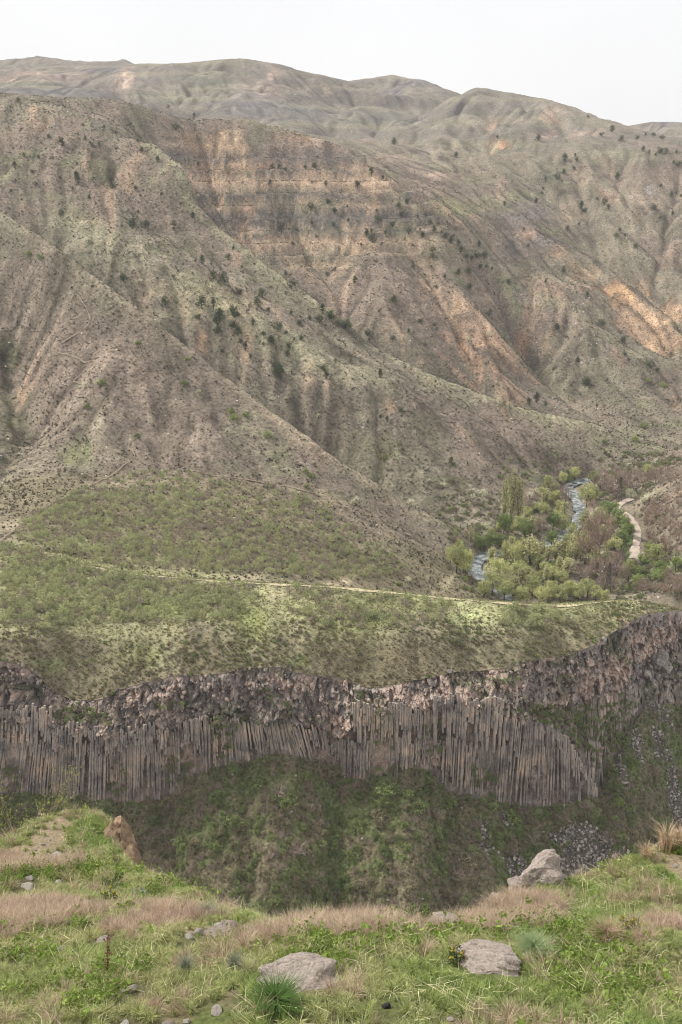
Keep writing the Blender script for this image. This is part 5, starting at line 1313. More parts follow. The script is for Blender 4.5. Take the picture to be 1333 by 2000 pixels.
def sregion(px, py):
    if px > 1180: return 'at the valley mouth on the right'
    if px > 850: return 'at the foot of the reddish slope' if py < 820 else 'near the river slope foot'
    if px < 240: return 'beside the zigzag path' if py > 640 else 'on the upper left slope'
    if py < 600: return 'on the left green spur'
    if py > 950: return 'on the slope above the orchard terrace'
    return 'on the brown slope above the terrace'
for lst, ox, oy in ((S1, 0, 80), (S3, 0, 600), (S4, 666, 600)):
    for (x, y, k) in lst:
        px, py = ox + x / 2, oy + y / 2; p = hit(px, py)
        if p is None: continue
        kind, ad = {'b': ('blossom', 'white flowering'), 'g': ('scrub_green', 'fresh green'), 'd': ('scrub', 'dark green'), 't': ('twiggy', 'bare twiggy')}[k]
        plant('hillside_shrub', kind, p, metres(g.uniform(9, 14), p), ad + ' shrub ' + sregion(px, py), 'shrub', 'shrubs on the open slopes', g.uniform(0.9, 1.3), g.randrange(9999))
# ------------------------------------------------------------------ orchard rows on the plateau and the terrace
g = random.Random(77)
def in_poly(px, py, poly):
    c = False; n = len(poly)
    for i in range(n):
        x1, y1 = poly[i]; x2, y2 = poly[i - 1]
        if (y1 > py) != (y2 > py) and px < (x2 - x1) * (py - y1) / (y2 - y1) + x1: c = not c
    return c
def plan(poly, dmin=160): return [hit(px, py)[:2] for px, py in poly]
OP = [plan([(2,1064),(60,1072),(160,1108),(300,1132),(420,1142),(505,1146),(498,1190),(470,1205),(400,1215),(340,1222),(240,1215),(120,1226),(2,1236)]),
      plan([(560,1150),(660,1156),(800,1168),(890,1180),(905,1205),(860,1222),(760,1232),(640,1228),(560,1212)]),
      plan([(965,1200),(1000,1186),(1060,1184),(1110,1200),(1125,1215),(1040,1232),(965,1222)]),
      plan([(240,1050),(330,1060),(430,1075),(430,1100),(340,1090),(240,1076)])]
OT = plan([(20,1056),(60,1010),(150,962),(260,915),(350,925),(450,936),(560,956),(640,990),(700,1035),(760,1078),(800,1120),(640,1133),(400,1120),(240,1108),(160,1094),(70,1062)])
spots = []
ang = math.radians(28); ca, sa = math.cos(ang), math.sin(ang)
for i in range(-140, 140):
    for j in range(-140, 140):
        a, b_ = i * 1.95, j * 2.35
        x = a * ca - b_ * sa + g.gauss(0, 0.38); y = 255 + a * sa + b_ * ca + g.gauss(0, 0.38)
        if not (170 < y < 345 and -110 < x < 95): continue
        k = 0 if any(in_poly(x, y, P) for P in OP) else 1 if in_poly(x, y, OT) else None
        if k is None: continue
        dens = (0.96 if (k == 1 or x < -18) else 0.72) - (0.62 * float(smooth(272, 330, y)) if k == 1 else 0)
        nb = float(vnoise(np.array([x / 14.0]), np.array([y / 14.0]), 700)[0])
        if g.random() > dens + 0.25 * nb: continue
        spots.append((x, y, float(hz(x, y)) - 0.05, k, nb))
spots.sort(key=lambda s: s[1])
print('orchard trees', len(spots))
lab_o = ['young yellow green orchard tree on the left part of the plateau', 'sparse grey green orchard tree on the middle of the plateau', 'orchard tree in the small thicket at the right end of the plateau', 'small orchard tree on the lower terrace behind the plateau']
rest = []
for i, (x, y, z, k, nb) in enumerate(spots):
    kind = 'orchard' if g.random() < (0.55 if k == 1 else 0.7 if x < -20 else 0.5) + 0.3 * nb else 'orchard_bare'
    size = g.uniform(1.35, 2.2) * (1.0 if k == 0 else 0.92)
    if i < 300:
        lb = lab_o[3] if k == 1 else lab_o[0] if x < -17 else lab_o[2] if x > 27 else lab_o[1]
        if kind == 'orchard_bare': lb = lb.replace('young yellow green', 'still bare greyish').replace('sparse grey green', 'almost leafless grey').replace('orchard tree in', 'nearly bare orchard tree in').replace('small orchard', 'small bare orchard')
        if k == 0 and x < 27:
            rim_ = float(np.interp(x / y, U, RD)); t_ = (y - rim_ - 10) / 32.0
            lb = lb.replace('on the left part of the plateau', 'at the far left of the plateau' if x < -62 else 'on the left half of the plateau' if x < -42 else 'left of the grassy gap on the plateau') + (' near the brow' if t_ < 0.33 else '' if t_ < 0.66 else ' near the pale track')
        plant('orchard_tree', kind, (x, y, z), size, lb, 'fruit tree', 'orchard trees in rows', g.uniform(0.9, 1.2), g.randrange(9999))
    else: rest.append((x, y, z, size, 0 if kind == 'orchard' else 3, g.randrange(3)))
R_ = np.array(rest)
scatter('orchard_rows', R_[:, :3], R_[:, 3], [joined('orchard', 0), joined('orchard', 1), joined('orchard', 2), joined('orchard_bare', 0), joined('orchard_bare', 1), joined('orchard_bare', 2)], (R_[:, 4] + R_[:, 5]).astype(int), None, 0.06, 'rows of small orchard trees covering the lower terrace')

# ------------------------------------------------------------------ tussocks and low scrub on slopes, rim and gorge side
def tuft_mesh(seed, n=14, h=0.55, w=0.10, spread=0.42, curve=0.25, mat=None, seg=1):
    q = np.random.default_rng(seed); V = []; Fs = []; T = []
    for k in range(n):
        a = q.uniform(0, 6.283); r0 = q.uniform(0, 0.4) * spread; r1 = r0 + q.uniform(0.3, 1.0) * spread; hh = h * q.uniform(0.6, 1.15)
        bx, by = r0 * math.cos(a), r0 * math.sin(a); tx_, ty2 = r1 * math.cos(a + q.normal() * 0.3), r1 * math.sin(a + q.normal() * 0.3)
        px_, py_ = -math.sin(a) * w / 2, math.cos(a) * w / 2; b = len(V); t = q.uniform(0, 1)
        if seg == 1:
            V += [(bx - px_, by - py_, -0.06), (bx + px_, by + py_, -0.06), (tx_, ty2, hh)]; Fs.append((b, b + 1, b + 2)); T += [t] * 3
        else:
            mx, my = bx + (tx_ - bx) * (0.5 - curve), by + (ty2 - by) * (0.5 - curve)
            V += [(bx - px_, by - py_, -0.02), (bx + px_, by + py_, -0.02), (mx + px_ * 0.8, my + py_ * 0.8, hh * 0.62), (mx - px_ * 0.8, my - py_ * 0.8, hh * 0.62), (tx_, ty2, hh * (1 - 0.5 * curve))]
            Fs += [(b, b + 1, b + 2), (b, b + 2, b + 3), (b + 3, b + 2, b + 4)]; T += [t] * 5
    return mesh_np('tuft', V, Fs, mat, False, {'tint': T})
M_TUFT = leaf_mat('dry_tussock_grass', None, 0.95, 0.15, True)
TUFTS = [tuft_mesh(s, 13, 0.5, 0.26, 0.5, mat=M_TUFT) for s in (1, 2, 3)]
def pick_ground(n, dlo, dhi, um=0.46, seed=3):
    q = np.random.default_rng(seed); d = np.sqrt(q.uniform(dlo ** 2, dhi ** 2, n)); x = q.uniform(-um, um, n) * d
    return x, d, q
x, y, q = pick_ground(235000, 232, 930, 0.40)
dn = fbm(x / 25, y / 25, 3, 501) + 0.5 * fbm(x / 6, y / 6, 2, 502)
ok = (q.uniform(0, 1, len(x)) < (0.62 + 0.5 * dn) * smooth(930, 620, y)) & (dist_line([r[:2] for r in RIVER], x, y) > 7) & (dist_line([r[:2] for r in ROAD], x, y) > 4)
x, y = x[ok], y[ok]; z = hz(x, y)
pal = np.array([A(92,88,66), A(116,108,84), A(104,106,70), A(142,130,104), A(80,82,58), A(128,116,92)])
pi = q.integers(0, 6, len(x)); scatter('hillside_tussocks', np.stack([x, y, z], 1), q.uniform(0.4, 1.15, len(x)) * (0.75 + 0.7 * q.uniform(0, 1, len(x)) ** 4), TUFTS, q.integers(0, 3, len(x)), pal[pi] * q.uniform(0.62, 1.1, (len(x), 1)), 0.15, 'dry grass tussocks dotting the mountain slopes')
x, y, q = pick_ground(5000, 280, 760, 0.40, 15)
ok = (dist_line([r[:2] for r in RIVER], x, y) > 9) & (dist_line([r[:2] for r in ROAD], x, y) > 5) & (fbm(x / 20, y / 20, 3, 531) > -0.05) & (hz(x, y) > -127); x, y = x[ok], y[ok]
HST = [stone_mesh(s, 1, 0.3, 0.7, M_STONE) for s in (41, 42, 43)]
scatter('hillside_stones', np.stack([x, y, hz(x, y)], 1), 0.12 + 0.5 * q.uniform(0, 1, len(x)) ** 3.5, HST, q.integers(0, 3, len(x)), None, 0.6, 'pale loose stones scattered over the brown slopes')
# undergrowth of the valley floor
x, y, q = pick_ground(26000, 272, 440, 0.40, 16)
zv = hz(x, y); dr = dist_line([r[:2] for r in RIVC], x, y); dd_ = dist_line([r[:2] for r in ROADC], x, y)
ok = (x > 38) & (zv < -121) & (dr > 4.6) & (dd_ > 3.4) & (dr < 55) & (fbm(x / 9, y / 9, 3, 541) + 0.3 * q.normal(size=len(x)) > 0.0); x, y, zv = x[ok], y[ok], zv[ok]
VSC = [joined('scrub_grey', 0), joined('scrub_grey', 1), joined('twiggy', 0), joined('scrub_green', 0), joined('scrub_green', 1), joined('scrub', 0)]
scatter('valley_undergrowth', np.stack([x, y, zv], 1), 0.5 + 1.5 * q.uniform(0, 1, len(x)) ** 2, VSC, q.choice(6, len(x), p=[.22, .18, .25, .15, .1, .1]), None, 0.15, 'low undergrowth between the trees on the valley floor')
# grass and low herbs on the plateau
x, y, q = pick_ground(34000, 168, 236, 0.46, 5); 
rimd = np.interp(x / y, U, RD); ok = (y > rimd + 0.1); x, y, rimd = x[ok], y[ok], rimd[ok]; z = hz(x, y)
nearrim = smooth(16, 2, y - rimd); gn = fbm(x / 12, y / 12, 3, 511)
colp = A(148,148,88) + (A(126,140,70) - A(148,148,88)) * smooth(-0.2, 0.3, gn)[:, None]
colp = colp + (A(128,112,84) - colp) * (0.75 * nearrim * smooth(-0.4, 0.2, fbm(x / 7, y / 7, 3, 512)))[:, None]
scatter('plateau_grass', np.stack([x, y, z], 1), q.uniform(0.25, 0.55, len(x)) * (1 + 0.9 * nearrim * q.uniform(0, 1, len(x))), TUFTS, q.integers(0, 3, len(x)), colp * q.uniform(0.75, 1.2, (len(x), 1)), 0.12, 'short green and straw grass on the plateau')
# scrub on the brow above the cliff
x, y, q = pick_ground(9000, 168, 215, 0.46, 6); rimd = np.interp(x / y, U, RD)
dn = fbm(x / 8, y / 8, 3, 521); ok = (y > rimd - 0.1) & (y < rimd + 13) & (dn + 0.25 * q.normal(size=len(x)) > 0.02 + 0.03 * (y - rimd)); x, y = x[ok], y[ok]; z = hz(x, y)
SCR = [joined('scrub', 0), joined('scrub', 1), joined('scrub_grey', 0), joined('scrub_grey', 1), joined('twiggy', 0), joined('twiggy', 1)]
scatter('rim_scrub', np.stack([x, y, z], 1), q.uniform(0.35, 0.9, len(x)), SCR, q.choice(6, len(x), p=[.1, .1, .3, .2, .15, .15]), None, 0.15, 'low brown scrub on the slope above the cliff rim')
# gorge side: dense low scrub
def pick_talus(n, seed, rmax=0.95):
    q = np.random.default_rng(seed); i = q.uniform(0, 109 * rmax, n); j = q.uniform(0, len(PXT) - 1.01, n)
    i0, j0 = i.astype(int), j.astype(int); u, v = (i - i0)[:, None], (j - j0)[:, None]
    P = (TV[i0, j0] * (1 - u) + TV[i0 + 1, j0] * u) * (1 - v) + (TV[i0, j0 + 1] * (1 - u) + TV[i0 + 1, j0 + 1] * u) * v
    return P, i0, j0, q
P, i0, j0, q = pick_talus(8500, 8)
ok = q.uniform(0, 1, len(P)) > 0.93 * scree_m[i0, j0]; P, i0, j0 = P[ok], i0[ok], j0[ok]
gm = smooth(-0.25, 0.3, 0.7 * tn1[i0, j0] + 0.7 * tn2[i0, j0]); kind = np.where(q.uniform(0, 1, len(P)) < gm * 0.85 + 0.08, q.integers(0, 2, len(P)), q.integers(2, 6, len(P)))
scatter('gorge_scrub', P, 0.4 + 1.3 * q.uniform(0, 1, len(P)) ** 2.4, SCR, kind, None, 0.25, 'dense low green and grey scrub on the shaded gorge slope')
SCT = [stone_mesh(s, 1, 0.3, 0.8, M_SCREE) for s in (31, 32, 33, 34)]
P, i0, j0, q = pick_talus(42000, 9, 0.9)
ok = q.uniform(0, 1, len(P)) < scree_m[i0, j0] * 0.9 + 0.01; P = P[ok]
scatter('scree', P + np.array([0, 0, 0.1]), 0.16 + 0.34 * q.uniform(0, 1, len(P)) ** 2.2, SCT, q.integers(0, 4, len(P)), None, 0.8, 'grey loose stones of the scree in the gorge')
# green growth on the ledges of the cliff
LEDGES = [(140,1392,60,18,.8),(190,1400,40,14,.8),(330,1375,30,8,.4),(520,1355,22,10,.6),(700,1360,14,20,.6),(690,1385,22,14,.5),(560,1390,16,22,.35),(620,1400,12,12,.25),(850,1440,30,40,.22),(760,1420,50,40,.16),(420,1440,40,40,.2),(480,1420,40,20,.15),(1040,1384,46,12,1.),(1090,1395,40,24,1.),(1060,1400,40,14,.9),(1130,1430,30,36,1.),(1160,1400,40,30,1.),(1180,1460,30,50,1.),(1215,1400,30,50,.9),(920,1515,50,20,1.),(900,1500,30,14,.8),(1105,1320,30,8,.3),(1230,1290,16,10,.5),(1310,1300,20,30,.5),(960,1330,60,8,.3),(660,1500,40,16,.25),(760,1510,60,16,.3),(20,1520,20,40,.2),(230,1520,40,30,.18),(350,1500,30,30,.25)]
CPX, CPY = to_px((CV[..., 0], CV[..., 1], CV[..., 2])); LP = []
q = np.random.default_rng(12)
for (px, py, rx, ry, dn) in LEDGES:
    for _ in range(int(dn * rx * ry * 4 / 42 * (1.8 if dn < 0.5 else 1.0))):
        a, r = q.uniform(0, 6.283), math.sqrt(q.uniform()); LP.append(near_vert(CPX, CPY, CV, px + rx * r * math.cos(a), py + ry * r * math.sin(a)) + np.array([q.normal() * 0.3, -0.35 - 0.5 * q.uniform(), q.normal() * 0.2]))
LP = np.array(LP)
scatter('ledge_scrub', LP, q.uniform(0.35, 0.85, len(LP)), SCR, q.choice(6, len(LP), p=[.38, .3, .12, .06, .07, .07]), None, 0.3, 'green scrub growing on the ledges of the basalt cliff')
# broken blocks caught on the rock face
RB = [stone_mesh(s, 1, 0.2, 0.9, M_CLIFF) for s in (81, 82, 83, 84)]
for mm_, sd_ in zip(RB, (1, 2, 3, 4)):
    cc_ = np.tile(np.array([*[B_GREY, B_PINK, B_TAN, B_DARK][sd_ - 1], 1.0], np.float32), len(mm_.vertices)); mm_.attributes.new('Col', 'FLOAT_COLOR', 'POINT').data.foreach_set('color', cc_)
ii = q.integers(2, NE + 8, 2600); jj = q.integers(0, len(PXC), 2600); BP = CV[ii, jj] + q.normal(size=(2600, 3)) * 0.12 - np.array([0, 0.05, 0])
scatter('rock_face_blocks', BP, 0.12 + 0.42 * q.uniform(0, 1, 2600) ** 2.5, RB, q.integers(0, 4, 2600), None, 0.9, 'broken angular blocks on the rock band above the columns')
# larger shrubs on the gorge slope, one by one
GS = [(420,1568,'scrub'),(300,1606,'scrub'),(350,1650,'scrub'),(592,1520,'scrub'),(505,1540,'scrub'),(560,1572,'scrub'),(700,1556,'scrub'),(752,1548,'scrub'),(880,1575,'scrub'),(1000,1600,'scrub_green'),(820,1580,'scrub'),(1200,1545,'scrub'),(1185,1505,'scrub'),(1212,1572,'scrub_green'),(1285,1606,'scrub_green'),(1235,1500,'scrub_green'),(860,1650,'scrub'),(790,1612,'scrub'),(700,1660,'scrub'),(455,1612,'scrub'),(772,1788,'scrub_green'),(598,1790,'scrub_green'),(640,1760,'scrub'),(350,1552,'twiggy'),(545,1552,'twiggy'),(640,1512,'scrub_grey'),(842,1542,'scrub_grey'),(852,1602,'twiggy'),(932,1612,'twiggy'),(1042,1650,'twiggy'),(1064,1682,'twiggy'),(1000,1662,'twiggy'),(1192,1642,'twiggy'),(1234,1632,'scrub_grey'),(1282,1512,'twiggy'),(1254,1556,'scrub_grey'),(1102,1600,'twiggy'),(1144,1580,'twiggy'),(584,1662,'twiggy'),(384,1652,'scrub_grey'),(484,1672,'scrub_grey'),(704,1732,'scrub_grey'),(622,1712,'twiggy'),(802,1732,'scrub_grey'),(850,1752,'twiggy'),(892,1712,'twiggy'),(920,1690,'scrub_grey'),(735,1600,'scrub_grey'),(520,1712,'scrub_grey'),(660,1600,'scrub'),(960,1560,'scrub'),(1150,1480,'scrub_grey'),(1210,1440,'scrub_grey'),(1120,1410,'scrub')]
def gregion(px, py):
    if px > 1120: return 'on the right side of the gorge below the cliff end'
    if px > 940: return 'among the scree at the lower right of the gorge'
    if py > 1690: return 'at the bottom of the gorge just beyond the meadow edge'
    if px < 420: return 'on the left of the gorge slope below the columns'
    return 'on the middle of the gorge slope' if py > 1590 else 'right under the foot of the columns'
g = random.Random(9)
for (px, py, kind) in GS:
    p = talus_at(px, py); s_ = g.uniform(1.5, 2.7) * (1.3 if kind == 'twiggy' else 1.0)
    ad = {'scrub': 'dark green leafy', 'scrub_green': 'bright green', 'twiggy': 'bare grey twiggy', 'scrub_grey': 'grey brown'}[kind]
    plant('gorge_shrub', kind, tuple(p), s_, ad + ' shrub ' + gregion(px, py), 'shrub', 'shrubs in the shaded gorge', g.uniform(0.9, 1.4), g.randrange(9999))
# rockfall boulders at the right end of the cliff, and along the rim
M_BOULD = stone_mat('grey_basalt_boulder', [(0, A(104,98,94)), (0.5, A(132,124,116)), (1, A(168,158,146))], 0.7)
BST = [stone_mesh(s, 2, 0.22, 0.85, M_BOULD) for s in (51, 52, 53, 54, 55)]
BL = [(1288,1285,19,'grey'),(1272,1282,9,'pale'),(1300,1300,14,'grey'),(1262,1312,8,'grey'),(1250,1330,7,'pale'),(1285,1320,8,'grey'),(1240,1300,8,'grey'),(1276,1335,7,'grey'),(1258,1345,6,'pale'),(1300,1330,8,'grey'),(1236,1320,6,'grey'),(1268,1300,7,'grey'),(1246,1285,7,'grey'),(1310,1315,8,'grey'),(1230,1340,6,'grey'),(1264,1360,5,'grey'),(1282,1350,5,'grey'),(1248,1310,6,'grey'),(1294,1345,6,'grey'),(1256,1330,6,'grey')]
for i, (px, py, w, c) in enumerate(BL):
    v = near_vert(CPX, CPY, CV, px, py); r_ = w * v[1] * 1.15 / FOC
    o = obj('boulder', BST[i % 5]); o.location = (v[0], v[1] - 0.5, v[2]); o.scale = (r_, r_, r_); o.rotation_euler = (g.uniform(0, 6), g.uniform(0, 6), g.uniform(0, 6))
    lb = 'largest grey boulder of the rockfall at the right end of the cliff' if i == 0 else 'pale rounded boulder beside the largest one of the rockfall' if i == 1 else ('pale' if c == 'pale' else 'dark grey') + ' angular boulder in the rockfall at the right end of the cliff'
    tag(o, lb, 'boulder', 'rockfall boulders at the cliff end')
OUT = [(40,1290),(55,1280),(70,1302),(80,1330),(90,1350),(12,1300),(330,1318),(352,1312),(362,1306),(560,1285),(575,1290),(880,1312),(905,1306),(1130,1275),(1180,1250),(1210,1232),(228,1345),(660,1335),(700,1345),(520,1308)]
for i, (px, py) in enumerate(OUT):
    v = near_vert(CPX, CPY, CV, px, py); r_ = g.uniform(0.3, 0.75)
    o = obj('boulder', BST[(i + 2) % 5]); o.location = (v[0], v[1] - 0.1, v[2] + 0.1); o.scale = (r_, r_, r_ * 1.1); o.rotation_euler = (g.uniform(0, 6), g.uniform(0, 6), g.uniform(0, 6))
    tag(o, 'grey rock outcrop on the rim ' + ('at the left end of the cliff' if px < 120 else 'above the left columns' if px < 420 else 'above the middle of the cliff' if px < 800 else 'above the right columns' if px < 1000 else 'towards the right end of the cliff'), 'boulder', 'rocks along the cliff rim')
# ------------------------------------------------------------------ meadow in front: grass, dry tufts, herbs, stones
M_GRS = leaf_mat('meadow_grass', None, 0.7, 0.3, True)
g9 = np.random.default_rng(91)
GB = [tuft_mesh(200 + s, 48, 0.095, 0.0052, 0.10, 0.3, M_GRS, 2) for s in range(4)]
GD = [tuft_mesh(220 + s, 60, 0.2, 0.0040, 0.16, 0.25, M_GRS, 2) for s in range(3)]
GL = [tuft_mesh(240 + s, 6, 0.17, 0.0038, 0.2, 0.5, M_GRS, 2) for s in range(3)]
def rosette(seed):
    q = np.random.default_rng(seed); c = q.normal(size=(10, 3)) * np.array([0.06, 0.06, 0.02]) + np.array([0, 0, 0.035])
    V, Fa, T = leaves(c, 70, 0.02, 0.016, q, up=0.0); return mesh_np('rosette', V, Fa, M_GRS, False, {'tint': T})
GR = [rosette(s) for s in (1, 2, 3)]
n = 130000
xx = g9.uniform(-8, 8, n); yy = g9.uniform(3.6, 16.5, n)
uu = xx / yy; eg = np.interp(uu, EDGE_U, EDGE_D)
ok = (np.abs(uu) < 0.52) & (yy < eg + 0.05); xx, yy, uu, eg = xx[ok], yy[ok], uu[ok], eg[ok]
zz = fz(xx, yy)
DRY = [(60,1795,110,36,1.),(0,1700,44,40,1.),(330,1795,60,26,.8),(640,1822,150,30,1.),(850,1815,90,24,.9),(1000,1775,80,46,.9),(950,1800,60,40,.9),(110,1690,50,20,.5),(270,1815,60,24,.7),(190,1590,50,10,.9),(1290,1650,60,18,1.),(740,1815,90,28,1.),(1300,1820,50,30,.4),(430,1750,18,14,.6),(230,1620,20,30,.6)]
LUSH = [(1130,1800,110,24,1.),(1290,1700,40,40,.7),(530,1805,60,18,1.),(200,1640,50,24,.8),(160,1610,50,16,.7),(540,1950,60,50,.8),(1000,1930,200,50,.7),(600,1900,200,30,.3),(150,1890,140,40,.5),(1100,1750,70,24,.8),(330,1740,70,24,.6),(1250,1990,120,50,.5)]
dry = np.zeros(len(xx)); lush = np.zeros(len(xx)); bare = np.zeros(len(xx))
for (px, py, rx, ry, k) in DRY: dry = np.maximum(dry, k * fpatch_w(px, py, rx, ry, xx, yy))
for (px, py, rx, ry, k) in LUSH: lush = np.maximum(lush, k * fpatch_w(px, py, rx, ry, xx, yy))
for p in BARE: bare = np.maximum(bare, fpatch_w(*p, xx, yy))
STN = [(580,1910,154,52,'large flat lichen covered rock in the middle of the near grass',3),(960,1872,128,58,'large pale rock beside the green tussock',4),
 (1064,1704,92,96,'tall pointed rock on the meadow edge at right',4),(1016,1730,60,50,'lower rock leaning left of the pointed rock',3),(966,1750,26,34,'small tan rock at the gorge edge left of the pointed rock',3),
 (852,1806,86,18,'long flat pale slab at the meadow edge',3),(255,1930,30,22,'small round grey stone in the lower left grass',2),(47,1868,24,20,'small white stone near the left edge',2),
 (112,1669,22,12,'small pale stone on the left knoll path',2),(52,1732,30,10,'flat grey stone at the left edge of the knoll',2),(58,1715,22,9,'flat pale stone above the flat grey one at left',2),(115,1722,16,10,'grey stone beside the dry grass on the knoll',2),
 (205,1833,36,12,'white flat stone below the dry grass at left',2),(445,1812,46,34,'grey rock at the end of the stony ledge',3),(418,1822,34,16,'pale flat rock on the stony ledge',3),(388,1820,26,16,'brown rock on the stony ledge',2),(370,1828,22,14,'small rock at the left of the stony ledge',2),(428,1806,20,14,'small rock on top of the stony ledge',2),
 (170,1762,16,12,'small white stone on the knoll slope',2),(192,1768,14,14,'small upright white stone right of its twin on the knoll',2),(138,1750,12,8,'tiny pale stone on the knoll slope',2),(313,1746,8,8,'tiny white stone on the right of the knoll',2),(290,1755,9,8,'tiny grey stone on the right of the knoll',2),
 (425,1972,28,20,'whitish stone half hidden in the bottom grass',2),(245,1998,20,14,'pale stone at the bottom edge, leftmost of three',2),(328,1999,24,14,'pale stone at the bottom edge, middle of three',2),(366,1994,18,14,'pale stone at the bottom edge, rightmost of three',2),
 (84,1648,10,7,'tiny stone on the bare path of the knoll',2),(96,1640,9,6,'tiny stone higher on the bare path',2),(58,1676,9,6,'tiny stone at the foot of the bare path',2),(70,1660,8,6,'tiny tan stone on the bare path middle',2),(25,1662,8,6,'tiny stone at the left of the bare path',2),
 (1320,1690,12,8,'small pale stone on the bare patch at right',2),(755,1963,20,18,'small dark slate piece in the bottom grass',2),(120,1852,14,9,'small grey stone left of the bottom herbs',2),(880,1990,16,10,'small pale stone in the bottom middle grass',2)]
for (px, py, w, h, lb, sub) in STN:
    c = fhit(px, min(py + h * 0.35, 2040))
    if c is not None:
        a = w * np.linalg.norm(c) / FOC / 2; a2 = a + (0.07 if w < 60 else 0.0); bare = np.maximum(bare, 1.2 * (np.hypot((xx - c[0]) / a2, (yy - c[1] + (0.08 if w < 60 else 0)) / (a2 + (0.12 if w < 60 else 0))) < 1))
m1 = fbm(xx / 1.1, yy / 1.1, 4, 901); m2 = fbm(xx / 0.35, yy / 0.35, 3, 902)
rnd = g9.uniform(0, 1, len(xx))
is_dry = rnd < np.clip(0.9 * dry + 0.10 * smooth(0, 0.5, m2), 0, 0.93)
keep_ = g9.uniform(0, 1, len(xx)) > 0.9 * bare
isl = (~is_dry) & (g9.uniform(0, 1, len(xx)) < 0.10 + 0.10 * smooth(0, .4, m1))
isr = (~is_dry) & (~isl) & (g9.uniform(0, 1, len(xx)) < 0.22 * smooth(0.1, 0.4, -m1 + 0.3 * m2))
isg = ~(is_dry | isl | isr)
thin = g9.uniform(0, 1, len(xx))
P3 = np.stack([xx, yy, zz], 1)
def mass(name, sel, tm, smin, smax, c0, c1, mixv, tilt, label, lean=None, zs=None):
    p = P3[sel]; k = len(p); s = g9.uniform(smin, smax, k)
    col = c0 + (c1 - c0) * np.clip(mixv[sel], 0, 1)[:, None]
    scatter(name, p, s, tm, g9.integers(0, len(tm), k), col * g9.uniform(0.78, 1.22, (k, 1)), tilt, label)
gsel = isg & keep_ & (thin < 0.36 + 0.25 * lush)
mass('meadow_grass', gsel, GB, 0.5, 1.05, A(160,158,106,1.12,.9), A(128,148,74,1.12,.92), 0.2 + 0.8 * lush + 0.7 * m1, 0.22, 'short green spring grass of the near meadow')
mass('dry_grass', is_dry & keep_ & (thin < 0.62), GD, 0.55, 1.05, A(188,166,136,1.1), A(184,156,132,1.1), 0.5 + m1, 0.3, 'fine pinkish dry grass patches in the meadow')
mass('straw_blades', isl & keep_ & (thin < 0.34), GL, 0.6, 1.2, A(216,204,160,1.2), A(176,178,110,1.2), 0.4 + m2, 0.3, 'long pale straw blades among the grass')
mass('meadow_herbs', isr & keep_ & (thin < 0.8), GR, 0.7, 1.5, A(112,132,62,1.2,1), A(148,160,88,1.2,1), 0.5 + m1, 0.25, 'low broadleaf herbs in the meadow')

# stones, one by one: px, py of the middle, width px, height px
M_ROCK = stone_mat('lichen_limestone', [(0, A(190,172,158,1.1)), (1, A(200,183,169,1.1))], 1.4)
M_SLATE = stone_mat('dark_slate', [(0, A(84,82,84)), (1, A(92,90,92))], 1.0, lichen=False)
M_EARTH = stone_mat('crumbly_earth', [(0, A(176,146,112)), (1, A(184,152,118))], 1.6, lichen=False)
for i, (px, py, w, h, lb, sub) in enumerate(STN):
    p = None; yq = min(py + h * 0.35, 2040)
    while p is None and yq < py + 90: p = fhit(px, yq); yq += 8
    if p is None: continue
    if py < 1760 and px > 900: p = np.array(at(px, py, 10.0))
    k = np.linalg.norm(p) / FOC; a = w * k / 2
    mt = M_SLATE if 'slate' in lb else M_ROCK if sub >= 3 else M_STONE
    me = stone_mesh(600 + i, sub + (1 if w > 70 else 0), 0.24 if w < 100 else 0.26, 1.0, mt)
    o = obj('rock' if sub >= 3 else 'stone', me); o.location = at(px, py + h * 0.12, p[1] + a * 0.3)
    o.scale = (a * (1.08 if w > 60 else 0.9), a * 0.8, h * k * (0.52 if w > 60 else 0.45)); o.rotation_euler = (0, 0, random.Random(i).uniform(-0.4, 0.4)); tag(o, lb, 'rock' if sub >= 3 else 'stone', 'stones in the meadow')
# crumbling earth bank at the end of the knoll
p = fhit(236, 1640); k = np.linalg.norm(at(240, 1640, 14)) / FOC
bank = empty('earth_bank', tuple(at(248, 1690, 13.1))); tag(bank, 'crumbling bare earth bank at the right end of the knoll', 'earth bank')
def lump(nm, px, py, d, w, h, sd, dep=0.3):
    q = at(px, py, d); me = stone_mesh(sd, 4, 0.34, 1.0, M_EARTH); o = obj(nm, me, bank); kk = np.linalg.norm(q) / FOC
    o.location = Vector(q) - Vector(bank.location); o.scale = (w * kk / 2, dep, h * kk / 2)
    return o
pv_ = MB(); kk_ = np.linalg.norm(at(236, 1620, 14.2)) / FOC; gp = random.Random(12); base_ = Vector(at(236, 1650, 14.2)) - Vector(bank.location)
pv_.tube([base_ + Vector((gp.uniform(-3, 3) * kk_, gp.uniform(-3, 3) * kk_, z_ * kk_)) for z_ in (0, 10, 20, 31, 41, 50, 55)], [r_ * kk_ for r_ in (26, 22, 19, 15, 13, 11, 8)], 9)
pv_.v = [(x_ + gp.gauss(0, 1.6) * kk_, y_ + gp.gauss(0, 1.6) * kk_, z_ + gp.gauss(0, 1.6) * kk_) for x_, y_, z_ in pv_.v]
obj('pinnacle', pv_.mesh('pinnacle', M_EARTH), bank)
lump('earth_face', 243, 1650, 13.9, 44, 90, 72, 0.3); lump('earth_face', 258, 1682, 13.1, 44, 50, 73, 0.25); lump('earth_shelf', 224, 1640, 13.9, 40, 60, 74, 0.3)

